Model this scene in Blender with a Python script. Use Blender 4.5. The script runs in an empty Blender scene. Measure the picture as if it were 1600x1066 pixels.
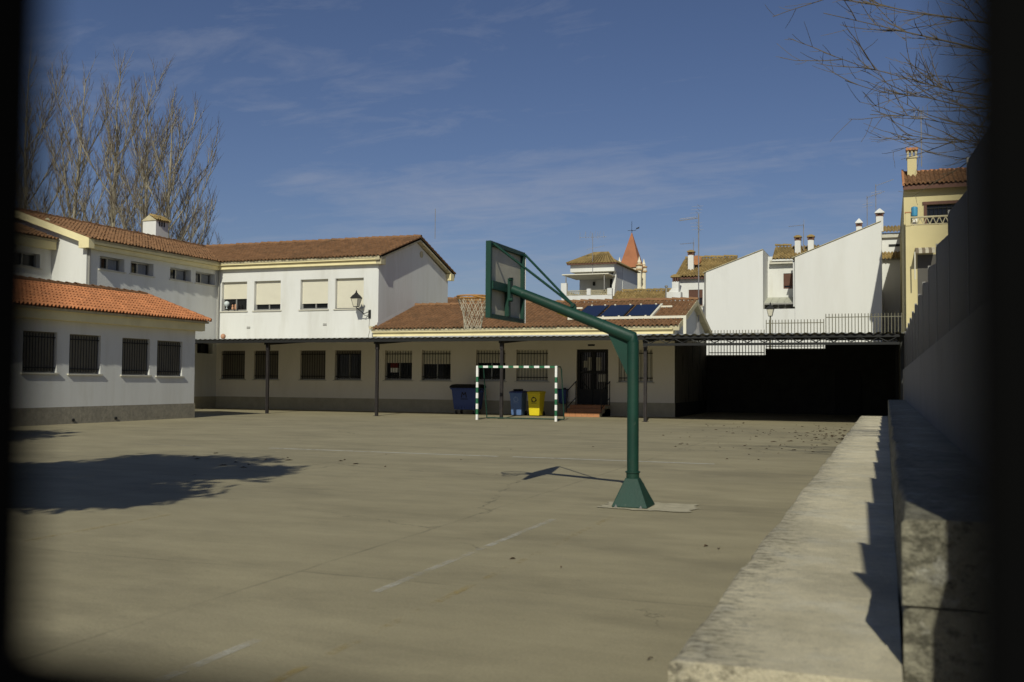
import bpy, math, random
from mathutils import Vector, Matrix
random.seed(7)
S = bpy.context.scene
COL = S.collection
rad = math.radians

# ------------------------------------------------------------------ camera
cam = bpy.data.cameras.new('camera')
cam.lens = 35.0; cam.sensor_width = 36.0; cam.clip_start = 0.03; cam.clip_end = 3000
co = bpy.data.objects.new('camera', cam); COL.objects.link(co); S.camera = co
yaw, pit, rol = rad(20.6), rad(2.28), rad(.435)
fw = Vector((-math.sin(yaw)*math.cos(pit), math.cos(yaw)*math.cos(pit), math.sin(pit)))
rt = Vector((math.cos(yaw), math.sin(yaw), 0)); up = rt.cross(fw)
r2 = rt*math.cos(rol)+up*math.sin(rol); u2 = -rt*math.sin(rol)+up*math.cos(rol)
m = Matrix((r2, u2, -fw)).transposed().to_4x4(); m.translation = Vector((0, 0, 1.5))
co.matrix_world = m
cam.dof.use_dof = True; cam.dof.focus_distance = 30.0; cam.dof.aperture_fstop = 2.5

# ------------------------------------------------------------------ light
EL = rad(36.0); SX, SY = -.2, .98           # horizontal travel direction of the sunlight
sd = Vector((SX*math.cos(EL), SY*math.cos(EL), -math.sin(EL))).normalized()
sl = bpy.data.lights.new('sun', 'SUN'); sl.energy = 3.4; sl.angle = rad(.5); sl.color = (1.0, .98, .835)
so = bpy.data.objects.new('sun', sl); COL.objects.link(so)
so.rotation_euler = sd.to_track_quat('-Z', 'Y').to_euler(); so.location = (0, -20, 30)
W = bpy.data.worlds.new('World'); S.world = W; W.use_nodes = True
nt = W.node_tree; nt.nodes.clear()
def N(t, ty, **k):
    n = t.nodes.new(ty)
    for a, b in k.items():
        if a in n.inputs.keys(): n.inputs[a].default_value = b
        else: setattr(n, a, b)
    return n
sky = N(nt, 'ShaderNodeTexSky'); sky.sky_type = 'NISHITA'; sky.sun_disc = False
sky.sun_elevation = EL; sky.sun_rotation = math.atan2(-SX, -SY)
sky.air_density = 1.0; sky.dust_density = 0.5; sky.ozone_density = 4.0
bg = N(nt, 'ShaderNodeBackground', Strength=0.054); out = N(nt, 'ShaderNodeOutputWorld')
tc = N(nt, 'ShaderNodeTexCoord'); sep = N(nt, 'ShaderNodeSeparateXYZ')
nt.links.new(tc.outputs['Generated'], sep.inputs[0])
def math_(t, op, a, b=None):
    n = t.nodes.new('ShaderNodeMath'); n.operation = op
    for i, v in enumerate((a, b)):
        if v is None: continue
        if isinstance(v, (int, float)): n.inputs[i].default_value = v
        else: t.links.new(v, n.inputs[i])
    return n.outputs[0]
zz = math_(nt, 'ADD', math_(nt, 'MAXIMUM', sep.outputs[2], 0.0), .10)
cx = N(nt, 'ShaderNodeCombineXYZ')
nt.links.new(math_(nt, 'DIVIDE', sep.outputs[0], zz), cx.inputs[0]); nt.links.new(math_(nt, 'DIVIDE', sep.outputs[1], zz), cx.inputs[1])
mp = N(nt, 'ShaderNodeMapping'); mp.inputs['Rotation'].default_value = (0, 0, rad(24)); mp.inputs['Scale'].default_value = (.55, 1.1, 1)
mp.inputs['Location'].default_value = (-9.6, -10.6, 0)
nt.links.new(cx.outputs[0], mp.inputs[0])
n1 = N(nt, 'ShaderNodeTexNoise', Scale=.75, Detail=9.0, Roughness=.62, Distortion=.5)
n2 = N(nt, 'ShaderNodeTexNoise', Scale=5.0, Detail=6.0, Roughness=.65, Distortion=.8)
nt.links.new(mp.outputs[0], n1.inputs[0]); nt.links.new(mp.outputs[0], n2.inputs[0])
cs = math_(nt, 'ADD', math_(nt, 'MULTIPLY', n1.outputs[0], .72), math_(nt, 'MULTIPLY', n2.outputs[0], .28))
cr = N(nt, 'ShaderNodeMapRange'); cr.inputs[1].default_value = .54; cr.inputs[2].default_value = .72; cr.inputs[3].default_value = 0; cr.inputs[4].default_value = .40
low = N(nt, 'ShaderNodeMapRange'); low.inputs[1].default_value = .04; low.inputs[2].default_value = .36; low.inputs[3].default_value = .06; low.inputs[4].default_value = -.025
nt.links.new(sep.outputs[2], low.inputs[0])
nt.links.new(math_(nt, 'ADD', cs, low.outputs[0]), cr.inputs[0])
mx = N(nt, 'ShaderNodeMix'); mx.data_type = 'RGBA'
mx.inputs[7].default_value = (7.6, 8.4, 8.4, 1)
nt.links.new(cr.outputs[0], mx.inputs[0]); nt.links.new(sky.outputs[0], mx.inputs[6])
tint = N(nt, 'ShaderNodeVectorMath', operation='MULTIPLY'); tint.inputs[1].default_value = (.90, .845, .96)   # camera white balance
nt.links.new(mx.outputs[2], tint.inputs[0]); nt.links.new(tint.outputs[0], bg.inputs[0]); nt.links.new(bg.outputs[0], out.inputs[0])
S.view_settings.view_transform = 'Standard'; S.view_settings.look = 'None'
S.view_settings.exposure = 0.0; S.view_settings.gamma = 1.0; S.view_settings.use_curve_mapping = False

# ------------------------------------------------------------------ materials
def mat(name, c, rough=.8, var=.12, scale=3.0, stain=None, stain_amt=.0, stain_scale=.7, bump=.0, bump_scale=60., metal=0., spec=.3,
        island=0., stretch=(1, 1, 1), c2=None, c2_amt=.0, c2_scale=8., c2_lo=.52, c2_hi=.62):
    m = bpy.data.materials.new(name); m.use_nodes = True
    t = m.node_tree; b = t.nodes['Principled BSDF']
    b.inputs['Roughness'].default_value = rough; b.inputs['Metallic'].default_value = metal
    b.inputs['Specular IOR Level'].default_value = spec
    tcn = t.nodes.new('ShaderNodeTexCoord'); mpn = t.nodes.new('ShaderNodeMapping'); mpn.inputs['Scale'].default_value = stretch
    geo = t.nodes.new('ShaderNodeNewGeometry')
    t.links.new(geo.outputs['Position'], mpn.inputs[0])
    def noise(sc, det=5, ro=.6):
        n = t.nodes.new('ShaderNodeTexNoise'); n.inputs['Scale'].default_value = sc; n.inputs['Detail'].default_value = det
        n.inputs['Roughness'].default_value = ro; t.links.new(mpn.outputs[0], n.inputs[0]); return n.outputs[0]
    val = noise(scale)
    mr = t.nodes.new('ShaderNodeMapRange'); mr.inputs[1].default_value = .25; mr.inputs[2].default_value = .75
    mr.inputs[3].default_value = 1-var; mr.inputs[4].default_value = 1+var
    t.links.new(val, mr.inputs[0]); fac = mr.outputs[0]
    if island:
        mi = t.nodes.new('ShaderNodeMapRange'); mi.inputs[3].default_value = 1-island; mi.inputs[4].default_value = 1+island
        t.links.new(geo.outputs['Random Per Island'], mi.inputs[0]); fac = math_(t, 'MULTIPLY', fac, mi.outputs[0])
    vm = t.nodes.new('ShaderNodeVectorMath'); vm.operation = 'SCALE'; vm.inputs[0].default_value = c[:3]; t.links.new(fac, vm.inputs['Scale'])
    colr = vm.outputs[0]
    def mixin(colr, c2, sc, lo, hi, amt):
        r = t.nodes.new('ShaderNodeMapRange'); r.inputs[1].default_value = lo; r.inputs[2].default_value = hi; r.inputs[4].default_value = amt
        t.links.new(noise(sc, 8, .65), r.inputs[0])
        x = t.nodes.new('ShaderNodeMix'); x.data_type = 'RGBA'; x.inputs[7].default_value = (*c2, 1)
        t.links.new(r.outputs[0], x.inputs[0]); t.links.new(colr, x.inputs[6]); return x.outputs[2]
    if stain: colr = mixin(colr, stain, stain_scale, .5, .72, stain_amt)
    if c2: colr = mixin(colr, c2, c2_scale, c2_lo, c2_hi, c2_amt)
    t.links.new(colr, b.inputs['Base Color'])
    if bump:
        bn = t.nodes.new('ShaderNodeBump'); bn.inputs['Strength'].default_value = bump; bn.inputs['Distance'].default_value = .02
        t.links.new(noise(bump_scale, 6, .7), bn.inputs['Height']); t.links.new(bn.outputs[0], b.inputs['Normal'])
    return m
M = {}
M['white'] = mat('white_plaster', (.67, .665, .63), .85, .03, .9, (.50, .48, .41), .45, 1.3, .12, 30, stretch=(1, 1, .16), c2=(.56, .545, .50), c2_amt=.5, c2_scale=.35)
M['white2'] = mat('old_white_plaster', (.69, .685, .65), .85, .03, .7, (.56, .54, .48), .3, .8, .1, 25, stretch=(1, 1, .2), c2=(.57, .56, .52), c2_amt=.6, c2_scale=.25)
M['porch_wall'] = mat('porch_plaster', (.80, .745, .63), .85, .04, .9, (.6, .55, .44), .4, .9, .08, 30, stretch=(1, 1, .3))
M['cream'] = mat('cream_trim', (.80, .70, .40), .7, .06, 2, (.5, .42, .22), .3, 1.1)
M['verge'] = mat('weathered_verge', (.50, .44, .28), .8, .15, 3, (.2, .18, .12), .6, 2.5)
M['plinth'] = mat('rough_grey_stucco', (.27, .245, .19), .95, .25, 9, (.18, .165, .13), .5, 1.5, .9, 14)
M['porch_plinth'] = mat('smooth_grey_plinth', (.42, .38, .27), .9, .12, 3, (.3, .27, .19), .5, 1)
M['tile_o'] = mat('orange_roof_tile', (.44, .175, .072), .85, .15, 2, (.24, .11, .055), .45, 1.2, island=.2)
M['tile_b'] = mat('weathered_brown_roof_tile', (.225, .118, .056), .9, .16, 3, (.10, .066, .036), .6, 1.1, island=.15)
M['tile_y'] = mat('lichen_ochre_roof_tile', (.28, .195, .075), .9, .2, 2, (.15, .115, .05), .7, .9, island=.25)
M['tile_red'] = mat('terracotta', (.42, .19, .085), .75, .14, 6, island=.15)
M['spire'] = mat('spire_tile', (.36, .145, .07), .85, .12, 1.2, (.24, .1, .05), .5, .5)
M['ground'] = mat('worn_concrete_paving', (.305, .265, .165), .9, .10, .5, (.19, .168, .112), .6, .22, .35, 40, stretch=(.6, 1.0, 1), c2=(.345, .30, .19), c2_amt=.5, c2_scale=.7)
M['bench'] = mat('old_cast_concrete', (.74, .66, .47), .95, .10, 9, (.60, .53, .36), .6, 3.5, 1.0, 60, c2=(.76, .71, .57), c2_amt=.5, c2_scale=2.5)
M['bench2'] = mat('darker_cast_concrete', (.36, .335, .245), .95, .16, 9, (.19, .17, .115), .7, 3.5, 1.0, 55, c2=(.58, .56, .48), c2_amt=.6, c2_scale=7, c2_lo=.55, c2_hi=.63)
M['patch'] = mat('mortar_patch', (.43, .385, .27), .95, .18, 9, (.29, .26, .18), .5, 4, .5, 40)
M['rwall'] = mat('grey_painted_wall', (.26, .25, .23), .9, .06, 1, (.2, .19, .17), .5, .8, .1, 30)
M['fence'] = mat('dark_metal_sheet', (.085, .077, .064), .6, .1, 2, spec=.4)
M['fence_post'] = mat('galvanised_fence_post', (.28, .27, .24), .5, .1, 3, metal=.4)
M['shade_wall'] = mat('shade_black_wall', (.055, .055, .05), .9, .3, 2, (.035, .035, .032), .5, 1, spec=.1)  # deep shade under the canopy put into the wall colour
M['shade_mural'] = mat('shade_dark_graffiti', (.19, .175, .14), .9, .3, 2, spec=.1, c2=(.03, .026, .02), c2_amt=.9, c2_scale=1.2, stretch=(1, 1, .35))  # graffiti on the end wall, darkened to hold the porch shade
M['iron'] = mat('black_iron', (.018, .018, .017), .6, .1, 5, spec=.25)
M['gate'] = mat('matt_black_paint', (.004, .004, .004), 1.0, .1, 5, spec=.0)
M['post'] = mat('brown_black_steel', (.028, .024, .023), .5, .2, 4, (.08, .065, .055), .4, 6)
M['sheet'] = mat('grey_corrugated_sheet', (.33, .33, .30), .6, .12, 1, (.16, .16, .13), .6, .8, metal=.3)
M['steelgrey'] = mat('grey_flashing', (.42, .42, .41), .5, .1, 2, (.6, .58, .53), .5, .8)
M['rail'] = mat('olive_painted_railing', (.15, .14, .095), .6, .15, 4)
M['green'] = mat('dark_green_paint', (.009, .044, .030), .5, .2, 3, (.018, .04, .025), .6, 4, .15, 45, spec=.3, c2=(.16, .17, .14), c2_amt=.8, c2_scale=13, c2_lo=.69, c2_hi=.72)
M['green2'] = mat('goal_green_paint', (.025, .13, .06), .5, .1, 5)
M['wpaint'] = mat('white_paint', (.80, .79, .75), .5, .04, 5)
M['orange'] = mat('orange_rim_paint', (.42, .21, .055), .6, .2, 15)
M['net'] = mat('dirty_white_cord', (.50, .47, .37), .9, .15, 9)
M['board'] = mat('scratched_plastic_board', (.52, .48, .37), .5, .15, 4, (.3, .27, .2), .5, 3.5)
M['shutter'] = mat('cream_shutter', (.70, .66, .53), .6, .03, 3)
M['shutter_d'] = mat('grey_beige_shutter', (.20, .18, .135), .7, .05, 3)
M['frame'] = mat('grey_aluminium', (.42, .41, .38), .4, .05, 5, metal=.5)
M['glass'] = mat('dark_glass', (.008, .009, .01), .08, .1, 3, spec=.5)
M['lampglass'] = mat('frosted_lamp_glass', (.62, .58, .45), .3, .08, 6, spec=.5)
M['sill'] = mat('stone_sill', (.55, .52, .43), .8, .08, 5)
M['brown'] = mat('brown_shutter', (.12, .055, .035), .6, .12, 4)
M['blue'] = mat('blue_plastic', (.05, .09, .27), .45, .05, 5)
M['dblue'] = mat('navy_plastic', (.04, .066, .20), .5, .06, 5)
M['lblue'] = mat('pale_blue_plastic', (.10, .17, .34), .5, .05, 5)
M['yellow'] = mat('yellow_plastic', (.72, .58, .02), .45, .05, 5)
M['rubber'] = mat('black_rubber', (.012, .012, .012), .8, .1, 5)
M['yhouse'] = mat('pale_yellow_render', (.60, .515, .275), .85, .05, .8, (.5, .42, .22), .3, .5)
M['stone'] = mat('church_stone', (.72, .66, .50), .85, .1, 1)
M['brick'] = mat('church_brick', (.50, .33, .17), .85, .1, 2)
M['solar'] = mat('solar_glass', (.008, .011, .03), .15, .1, 1, spec=.6)
M['zinc'] = mat('aluminium_antenna', (.30, .29, .29), .5, .1, 5, metal=.4)
M['bark'] = mat('poplar_bark', (.30, .265, .19), .9, .22, 1.5, (.16, .14, .10), .6, 1.0)
M['twig'] = mat('bare_twigs', (.17, .13, .095), .9, .2, 1.0)
M['bark_r'] = mat('grey_brown_bark', (.115, .092, .06), .9, .2, 6)
M['leaf'] = mat('dark_pine_foliage', (.05, .07, .025), .8, .25, 1)
M['litter'] = mat('dry_leaf', (.085, .055, .03), .9, .3, 20)
M['red'] = mat('dark_red_panel', (.16, .02, .02), .8)
M['skin_pink'] = mat('faded_terracotta_plastic', (.5, .27, .16), .6)
M['globe'] = mat('pale_globe', (.55, .6, .6), .5, .2, 12)
M['barrel'] = mat('turquoise_plastic', (.06, .26, .42), .4)
M['stripe_a'] = mat('awning_brown', (.20, .16, .11), .9)
M['stripe_b'] = mat('awning_cream', (.55, .5, .38), .9)
M['curtain'] = mat('grey_curtain', (.26, .27, .29), .9, .15, 6)
M['pictogram'] = mat('black_print', (.012, .012, .015), .7)
M['pictogram_w'] = mat('pale_print', (.2, .27, .42), .7)
M['polycarb'] = mat('milky_awning_sheet', (.42, .42, .34), .5)
def bench_mat(name, edge):
    m = M[name]; t = m.node_tree; b = t.nodes['Principled BSDF']; old = b.inputs['Base Color'].links[0].from_socket
    geo = t.nodes.new('ShaderNodeNewGeometry'); sp = t.nodes.new('ShaderNodeSeparateXYZ'); t.links.new(geo.outputs['Position'], sp.inputs[0])
    def noise(sc, det=6, ro=.65, st=(1, 1, 1)):
        mpn = t.nodes.new('ShaderNodeMapping'); mpn.inputs['Scale'].default_value = st; t.links.new(geo.outputs['Position'], mpn.inputs[0])
        n = t.nodes.new('ShaderNodeTexNoise'); n.inputs['Scale'].default_value = sc; n.inputs['Detail'].default_value = det; n.inputs['Roughness'].default_value = ro
        t.links.new(mpn.outputs[0], n.inputs[0]); return n.outputs[0]
    def rng(v, a, b_, c, d):
        r = t.nodes.new('ShaderNodeMapRange'); r.inputs[1].default_value = a; r.inputs[2].default_value = b_; r.inputs[3].default_value = c; r.inputs[4].default_value = d
        t.links.new(v, r.inputs[0]); return r.outputs[0]
    d = math_(t, 'SUBTRACT', sp.outputs[0], edge)
    near = rng(math_(t, 'ADD', d, math_(t, 'MULTIPLY', noise(1.3, 5), .5)), .25, .62, .14, 0)       # lichen gathers along the outer edge
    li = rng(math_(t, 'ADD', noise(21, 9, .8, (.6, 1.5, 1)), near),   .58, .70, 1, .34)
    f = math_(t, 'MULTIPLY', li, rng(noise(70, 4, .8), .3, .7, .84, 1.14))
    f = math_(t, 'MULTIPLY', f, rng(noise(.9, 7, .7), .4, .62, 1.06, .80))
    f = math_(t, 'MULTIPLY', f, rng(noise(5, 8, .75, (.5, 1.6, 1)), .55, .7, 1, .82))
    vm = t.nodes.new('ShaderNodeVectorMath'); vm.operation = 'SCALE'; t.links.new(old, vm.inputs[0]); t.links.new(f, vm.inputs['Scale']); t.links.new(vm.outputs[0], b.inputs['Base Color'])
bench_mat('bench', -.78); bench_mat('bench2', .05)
def ground_mat():
    m = M['ground']; t = m.node_tree; b = t.nodes['Principled BSDF']; old = b.inputs['Base Color'].links[0].from_socket
    geo = t.nodes.new('ShaderNodeNewGeometry'); sp = t.nodes.new('ShaderNodeSeparateXYZ'); t.links.new(geo.outputs['Position'], sp.inputs[0])
    def noise(sc, det=6, ro=.65, st=(1, 1, 1)):
        mpn = t.nodes.new('ShaderNodeMapping'); mpn.inputs['Scale'].default_value = st; t.links.new(geo.outputs['Position'], mpn.inputs[0])
        n = t.nodes.new('ShaderNodeTexNoise'); n.inputs['Scale'].default_value = sc; n.inputs['Detail'].default_value = det; n.inputs['Roughness'].default_value = ro
        t.links.new(mpn.outputs[0], n.inputs[0]); return n.outputs[0]
    def rng(v, a, b_, c, d):
        r = t.nodes.new('ShaderNodeMapRange'); r.inputs[1].default_value = a; r.inputs[2].default_value = b_; r.inputs[3].default_value = c; r.inputs[4].default_value = d
        t.links.new(v, r.inputs[0]); return r.outputs[0]
    f = math_(t, 'MULTIPLY', rng(noise(55, 3, .8), .3, .7, .86, 1.14), rng(noise(1.6, 9, .72, (.5, 1.3, 1)), .3, .7, .86, 1.12))
    f = math_(t, 'MULTIPLY', f, rng(noise(9, 6, .7), .62, .74, 1, .78))
    f = math_(t, 'MULTIPLY', f, rng(noise(.35, 7, .75, (.7, 1.6, 1)), .5, .62, 1, .86))
    wob = math_(t, 'MULTIPLY', math_(t, 'SUBTRACT', noise(1.1, 5, .7), .5), .10)
    for ax, per, off in ((0, 5.1, 1.75), (1, 5.1, .9)):
        q = math_(t, 'FRACT', math_(t, 'DIVIDE', math_(t, 'ADD', math_(t, 'ADD', sp.outputs[ax], off+200*per), wob), per))
        dline = math_(t, 'MULTIPLY', math_(t, 'ABSOLUTE', math_(t, 'SUBTRACT', q, .5)), per)
        ln = math_(t, 'MULTIPLY', rng(dline, .006, .02, 1, 0), rng(noise(.8, 6, .7), .42, .58, .06, .32))
        f = math_(t, 'MULTIPLY', f, math_(t, 'SUBTRACT', 1.0, ln))
    vo = t.nodes.new('ShaderNodeTexVoronoi'); vo.feature = 'DISTANCE_TO_EDGE'; vo.inputs['Scale'].default_value = .16
    va = t.nodes.new('ShaderNodeVectorMath'); va.operation = 'ADD'; nn = t.nodes.new('ShaderNodeTexNoise'); nn.inputs['Scale'].default_value = .9; nn.inputs['Detail'].default_value = 8; nn.inputs['Roughness'].default_value = .7
    t.links.new(geo.outputs['Position'], nn.inputs[0]); t.links.new(geo.outputs['Position'], va.inputs[0]); t.links.new(nn.outputs['Color'], va.inputs[1]); t.links.new(va.outputs[0], vo.inputs[0])
    ck = math_(t, 'MULTIPLY', rng(vo.outputs['Distance'], .0008, .0022, .55, 0), rng(noise(.22, 4), .5, .56, 0, 1))
    f = math_(t, 'MULTIPLY', f, math_(t, 'SUBTRACT', 1.0, ck))
    vm = t.nodes.new('ShaderNodeVectorMath'); vm.operation = 'SCALE'; t.links.new(old, vm.inputs[0]); t.links.new(f, vm.inputs['Scale']); t.links.new(vm.outputs[0], b.inputs['Base Color'])
ground_mat()
def line_mat(name, c, lo, hi):
    m = bpy.data.materials.new(name); m.use_nodes = True; t = m.node_tree; b = t.nodes['Principled BSDF']
    b.inputs['Base Color'].default_value = (*c, 1); b.inputs['Roughness'].default_value = .9
    g = t.nodes.new('ShaderNodeNewGeometry'); n = t.nodes.new('ShaderNodeTexNoise'); n.inputs['Scale'].default_value = 2.2; n.inputs['Detail'].default_value = 12; n.inputs['Roughness'].default_value = .8
    t.links.new(g.outputs['Position'], n.inputs[0])
    r = t.nodes.new('ShaderNodeMapRange'); r.inputs[1].default_value = lo; r.inputs[2].default_value = hi; r.inputs[4].default_value = .62
    t.links.new(n.outputs[0], r.inputs[0]); t.links.new(r.outputs[0], b.inputs['Alpha']); return m
M['line_w'] = line_mat('worn_white_line_paint', (.58, .56, .48), .42, .62)
M['line_f'] = line_mat('faded_white_line_paint', (.66, .64, .56), .3, .5)
M['line_y'] = line_mat('worn_yellow_line_paint', (.46, .34, .11), .5, .66)

# ------------------------------------------------------------------ builders
WL = {}                                            # world location of every object
def prop(o, label=None, cat=None, group=None, kind=None):
    if label: o['label'] = label
    if cat: o['category'] = cat
    if group: o['group'] = group
    if kind: o['kind'] = kind
    return o
def thing(name, loc, label, cat, group=None):
    o = bpy.data.objects.new(name, None); COL.objects.link(o); o.location = loc; o.empty_display_size = .2
    WL[o] = Vector(loc); return prop(o, label, cat, group)
class MB:
    def __init__(s): s.v = []; s.f = []
    def add(s, vs, fs):
        n = len(s.v); s.v += [tuple(v) for v in vs]; s.f += [tuple(i+n for i in f) for f in fs]; return s
    def box(s, a, b):
        x0, y0, z0 = a; x1, y1, z1 = b
        return s.add([(x0, y0, z0), (x1, y0, z0), (x1, y1, z0), (x0, y1, z0), (x0, y0, z1), (x1, y0, z1), (x1, y1, z1), (x0, y1, z1)],
                     [(0, 3, 2, 1), (4, 5, 6, 7), (0, 1, 5, 4), (1, 2, 6, 5), (2, 3, 7, 6), (3, 0, 4, 7)])
    def quad(s, *p): return s.add(p, [tuple(range(len(p)))])
    def prism(s, poly, d):                        # polygon (3d points) swept along d
        n = len(poly); d = Vector(d)
        vs = [Vector(p) for p in poly]+[Vector(p)+d for p in poly]
        return s.add(vs, [tuple(range(n-1, -1, -1)), tuple(range(n, 2*n))]+[(i, (i+1) % n, n+(i+1) % n, n+i) for i in range(n)])
    def tube(s, pts, rs, n=8, cap=True):
        pts = [Vector(p) for p in pts]
        if not isinstance(rs, (list, tuple)): rs = [rs]*len(pts)
        base = len(s.v); k = len(pts); ref = None
        for i, p in enumerate(pts):
            d = (pts[min(i+1, k-1)]-pts[max(i-1, 0)]).normalized()
            if ref is None: ref = d.orthogonal().normalized()
            ref = (ref-d*ref.dot(d)); ref = ref.normalized() if ref.length > 1e-6 else d.orthogonal().normalized()
            b = d.cross(ref)
            for j in range(n):
                a = 2*math.pi*j/n; s.v.append(tuple(p+(ref*math.cos(a)+b*math.sin(a))*rs[i]))
        for i in range(k-1):
            for j in range(n):
                s.f.append((base+i*n+j, base+i*n+(j+1) % n, base+(i+1)*n+(j+1) % n, base+(i+1)*n+j))
        if cap: s.f.append(tuple(base+j for j in range(n-1, -1, -1))); s.f.append(tuple(base+(k-1)*n+j for j in range(n)))
        return s
    def lathe(s, c, prof, n=16, cap=True):         # profile of (r, z) round vertical axis at c
        b = len(s.v); c = Vector(c); k = len(prof)
        for r, z in prof:
            for j in range(n):
                a = 2*math.pi*(j+.5)/n; s.v.append((c.x+r*math.cos(a), c.y+r*math.sin(a), c.z+z))
        for i in range(k-1):
            for j in range(n): s.f.append((b+i*n+j, b+i*n+(j+1) % n, b+(i+1)*n+(j+1) % n, b+(i+1)*n+j))
        if cap: s.f.append(tuple(b+j for j in range(n-1, -1, -1))); s.f.append(tuple(b+(k-1)*n+j for j in range(n)))
        return s
    def loft(s, rects):                            # stacked rectangles (cx, cy, hx, hy, z)
        b = len(s.v)
        for cx, cy, hx, hy, z in rects: s.v += [(cx-hx, cy-hy, z), (cx+hx, cy-hy, z), (cx+hx, cy+hy, z), (cx-hx, cy+hy, z)]
        k = len(rects)
        for i in range(k-1):
            for j in range(4): s.f.append((b+i*4+j, b+i*4+(j+1) % 4, b+i*4+4+(j+1) % 4, b+i*4+4+j))
        s.f.append((b+3, b+2, b+1, b)); t = b+(k-1)*4; s.f.append((t, t+1, t+2, t+3)); return s
    def build(s, name, m, parent=None, smooth=False, bevel=0, kind=None, loc=None):
        me = bpy.data.meshes.new(name); o = bpy.data.objects.new(name, me)
        org = WL[parent] if parent else Vector(loc or (0, 0, 0))
        me.from_pydata([(v[0]-org.x, v[1]-org.y, v[2]-org.z) for v in s.v], [], s.f); me.materials.append(M[m] if isinstance(m, str) else m)
        if smooth:
            me.polygons.foreach_set('use_smooth', [True]*len(me.polygons)); me.update()
            try: me.set_sharp_from_angle(angle=rad(40))
            except Exception: pass
        me.update(); COL.objects.link(o)
        if parent: o.parent = parent
        else: o.location = org
        WL[o] = org
        if bevel:
            bv = o.modifiers.new('bevel', 'BEVEL'); bv.width = bevel; bv.segments = 2; bv.limit_method = 'ANGLE'
        if kind: o['kind'] = kind
        return o
def inst(name, mesh, loc, parent, rot=None):       # a copy sharing mesh data; loc is in the world
    o = bpy.data.objects.new(name, mesh); COL.objects.link(o); o.location = Vector(loc)-WL[parent]; o.parent = parent
    if rot: o.rotation_euler = rot
    WL[o] = Vector(loc); return o
def mesh_of(mb, name, m, smooth=False):
    me = bpy.data.meshes.new(name); me.from_pydata(mb.v, [], mb.f); me.materials.append(M[m])
    if smooth: me.polygons.foreach_set('use_smooth', [True]*len(me.polygons))
    me.update(); return me
def copy_tree(o, loc):
    c = o.copy(); COL.objects.link(c); c.location = loc; WL[c] = Vector(loc)
    def rec(a, b):
        for ch in a.children:
            d = ch.copy(); COL.objects.link(d); d.parent = b; rec(ch, d)
    rec(o, c); return c

def tiles(o, u, v, lu, lv, m, parent, w=.20, c=.36, name='roof_tiles', jitter=.011):
    o, u, v = Vector(o), Vector(u).normalized(), Vector(v).normalized(); n = u.cross(v)
    if n.z < 0: n = -n
    nu, nv = int(round(lu/w)), int(round(lv/c)); w = lu/nu; c = lv/nv
    P = ((0, .0), (.16, .008), (.28, .055), (.5, .08), (.72, .055), (.84, .008), (1, 0)); K = len(P)
    V = []; F = []
    for j in range(nv):
        for i in range(nu):
            b = len(V); ja = random.uniform(-jitter, jitter); jb = random.uniform(-jitter, jitter)*2
            for t, lift, sh in ((-.035+jb, .036, -.034), (-.035+jb, .036, 0), (c, .0, 0)):
                for s_, h in P:
                    p = o+u*((i+s_*.985)*w)+v*(j*c+t)+n*(h+lift+sh+ja); V.append(p[:])
            for k in range(K-1):
                F.append((b+k, b+k+1, b+K+k+1, b+K+k)); F.append((b+K+k, b+K+k+1, b+2*K+k+1, b+2*K+k))
    mb = MB(); mb.v = V; mb.f = F
    return mb.build(name, m, parent, kind='stuff', smooth=False)
def ridge(p0, p1, m, parent, step=.40, r=.11, name='ridge_tile'):
    p0, p1 = Vector(p0), Vector(p1); d = p1-p0; L = d.length; n = max(1, int(L/step)); step = L/n; d.normalize()
    mb = MB(); K = 7; side = d.cross(Vector((0, 0, 1))).normalized(); upv = side.cross(d)
    for t, rr, off in ((-.02, r*1.12, .02), (-.02, r*1.12+.012, .02), (step, r, .0)):
        for k in range(K):
            a = math.pi*k/(K-1); mb.v.append((d*t+side*math.cos(a)*rr+upv*(math.sin(a)*rr*.9+off))[:])
    for i in range(2):
        for k in range(K-1): mb.f.append((i*K+k, i*K+k+1, (i+1)*K+k+1, (i+1)*K+k))
    me = mesh_of(mb, name, m)
    for i in range(n): inst(name, me, p0+d*(step*i)+Vector((0, 0, random.uniform(-.014, .014))), parent)
def mapper(axis, c):
    if axis == 'x': return lambda u, z, d: (u, c+d, z)      # wall faces -Y
    return lambda u, z, d: (c-d, u, z)                       # wall faces +X
def holed(mb, mp, u0, u1, z0, z1, holes, depth):
    us = sorted({u0, u1, *[h[0] for h in holes], *[h[2] for h in holes]}); zs = sorted({z0, z1, *[h[1] for h in holes], *[h[3] for h in holes]})
    for i in range(len(us)-1):
        for j in range(len(zs)-1):
            a, b, c, d = us[i], us[i+1], zs[j], zs[j+1]; mu, mz = (a+b)/2, (c+d)/2
            if any(h[0] < mu < h[2] and h[1] < mz < h[3] for h in holes): continue
            mb.quad(mp(a, c, 0), mp(b, c, 0), mp(b, d, 0), mp(a, d, 0))
    for a, c, b, d in holes:
        for (p, q) in (((a, c), (b, c)), ((b, c), (b, d)), ((b, d), (a, d)), ((a, d), (a, c))):
            mb.quad(mp(*p, 0), mp(*q, 0), mp(*q, depth), mp(*p, depth))
def mbox(mb, mp, u0, u1, z0, z1, d0, d1):
    P = [mp(u, z, d) for d in (d0, d1) for (u, z) in ((u0, z0), (u1, z0), (u1, z1), (u0, z1))]
    return mb.add(P, [(0, 1, 2, 3), (7, 6, 5, 4), (0, 4, 5, 1), (1, 5, 6, 2), (2, 6, 7, 3), (3, 7, 4, 0)])
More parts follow.
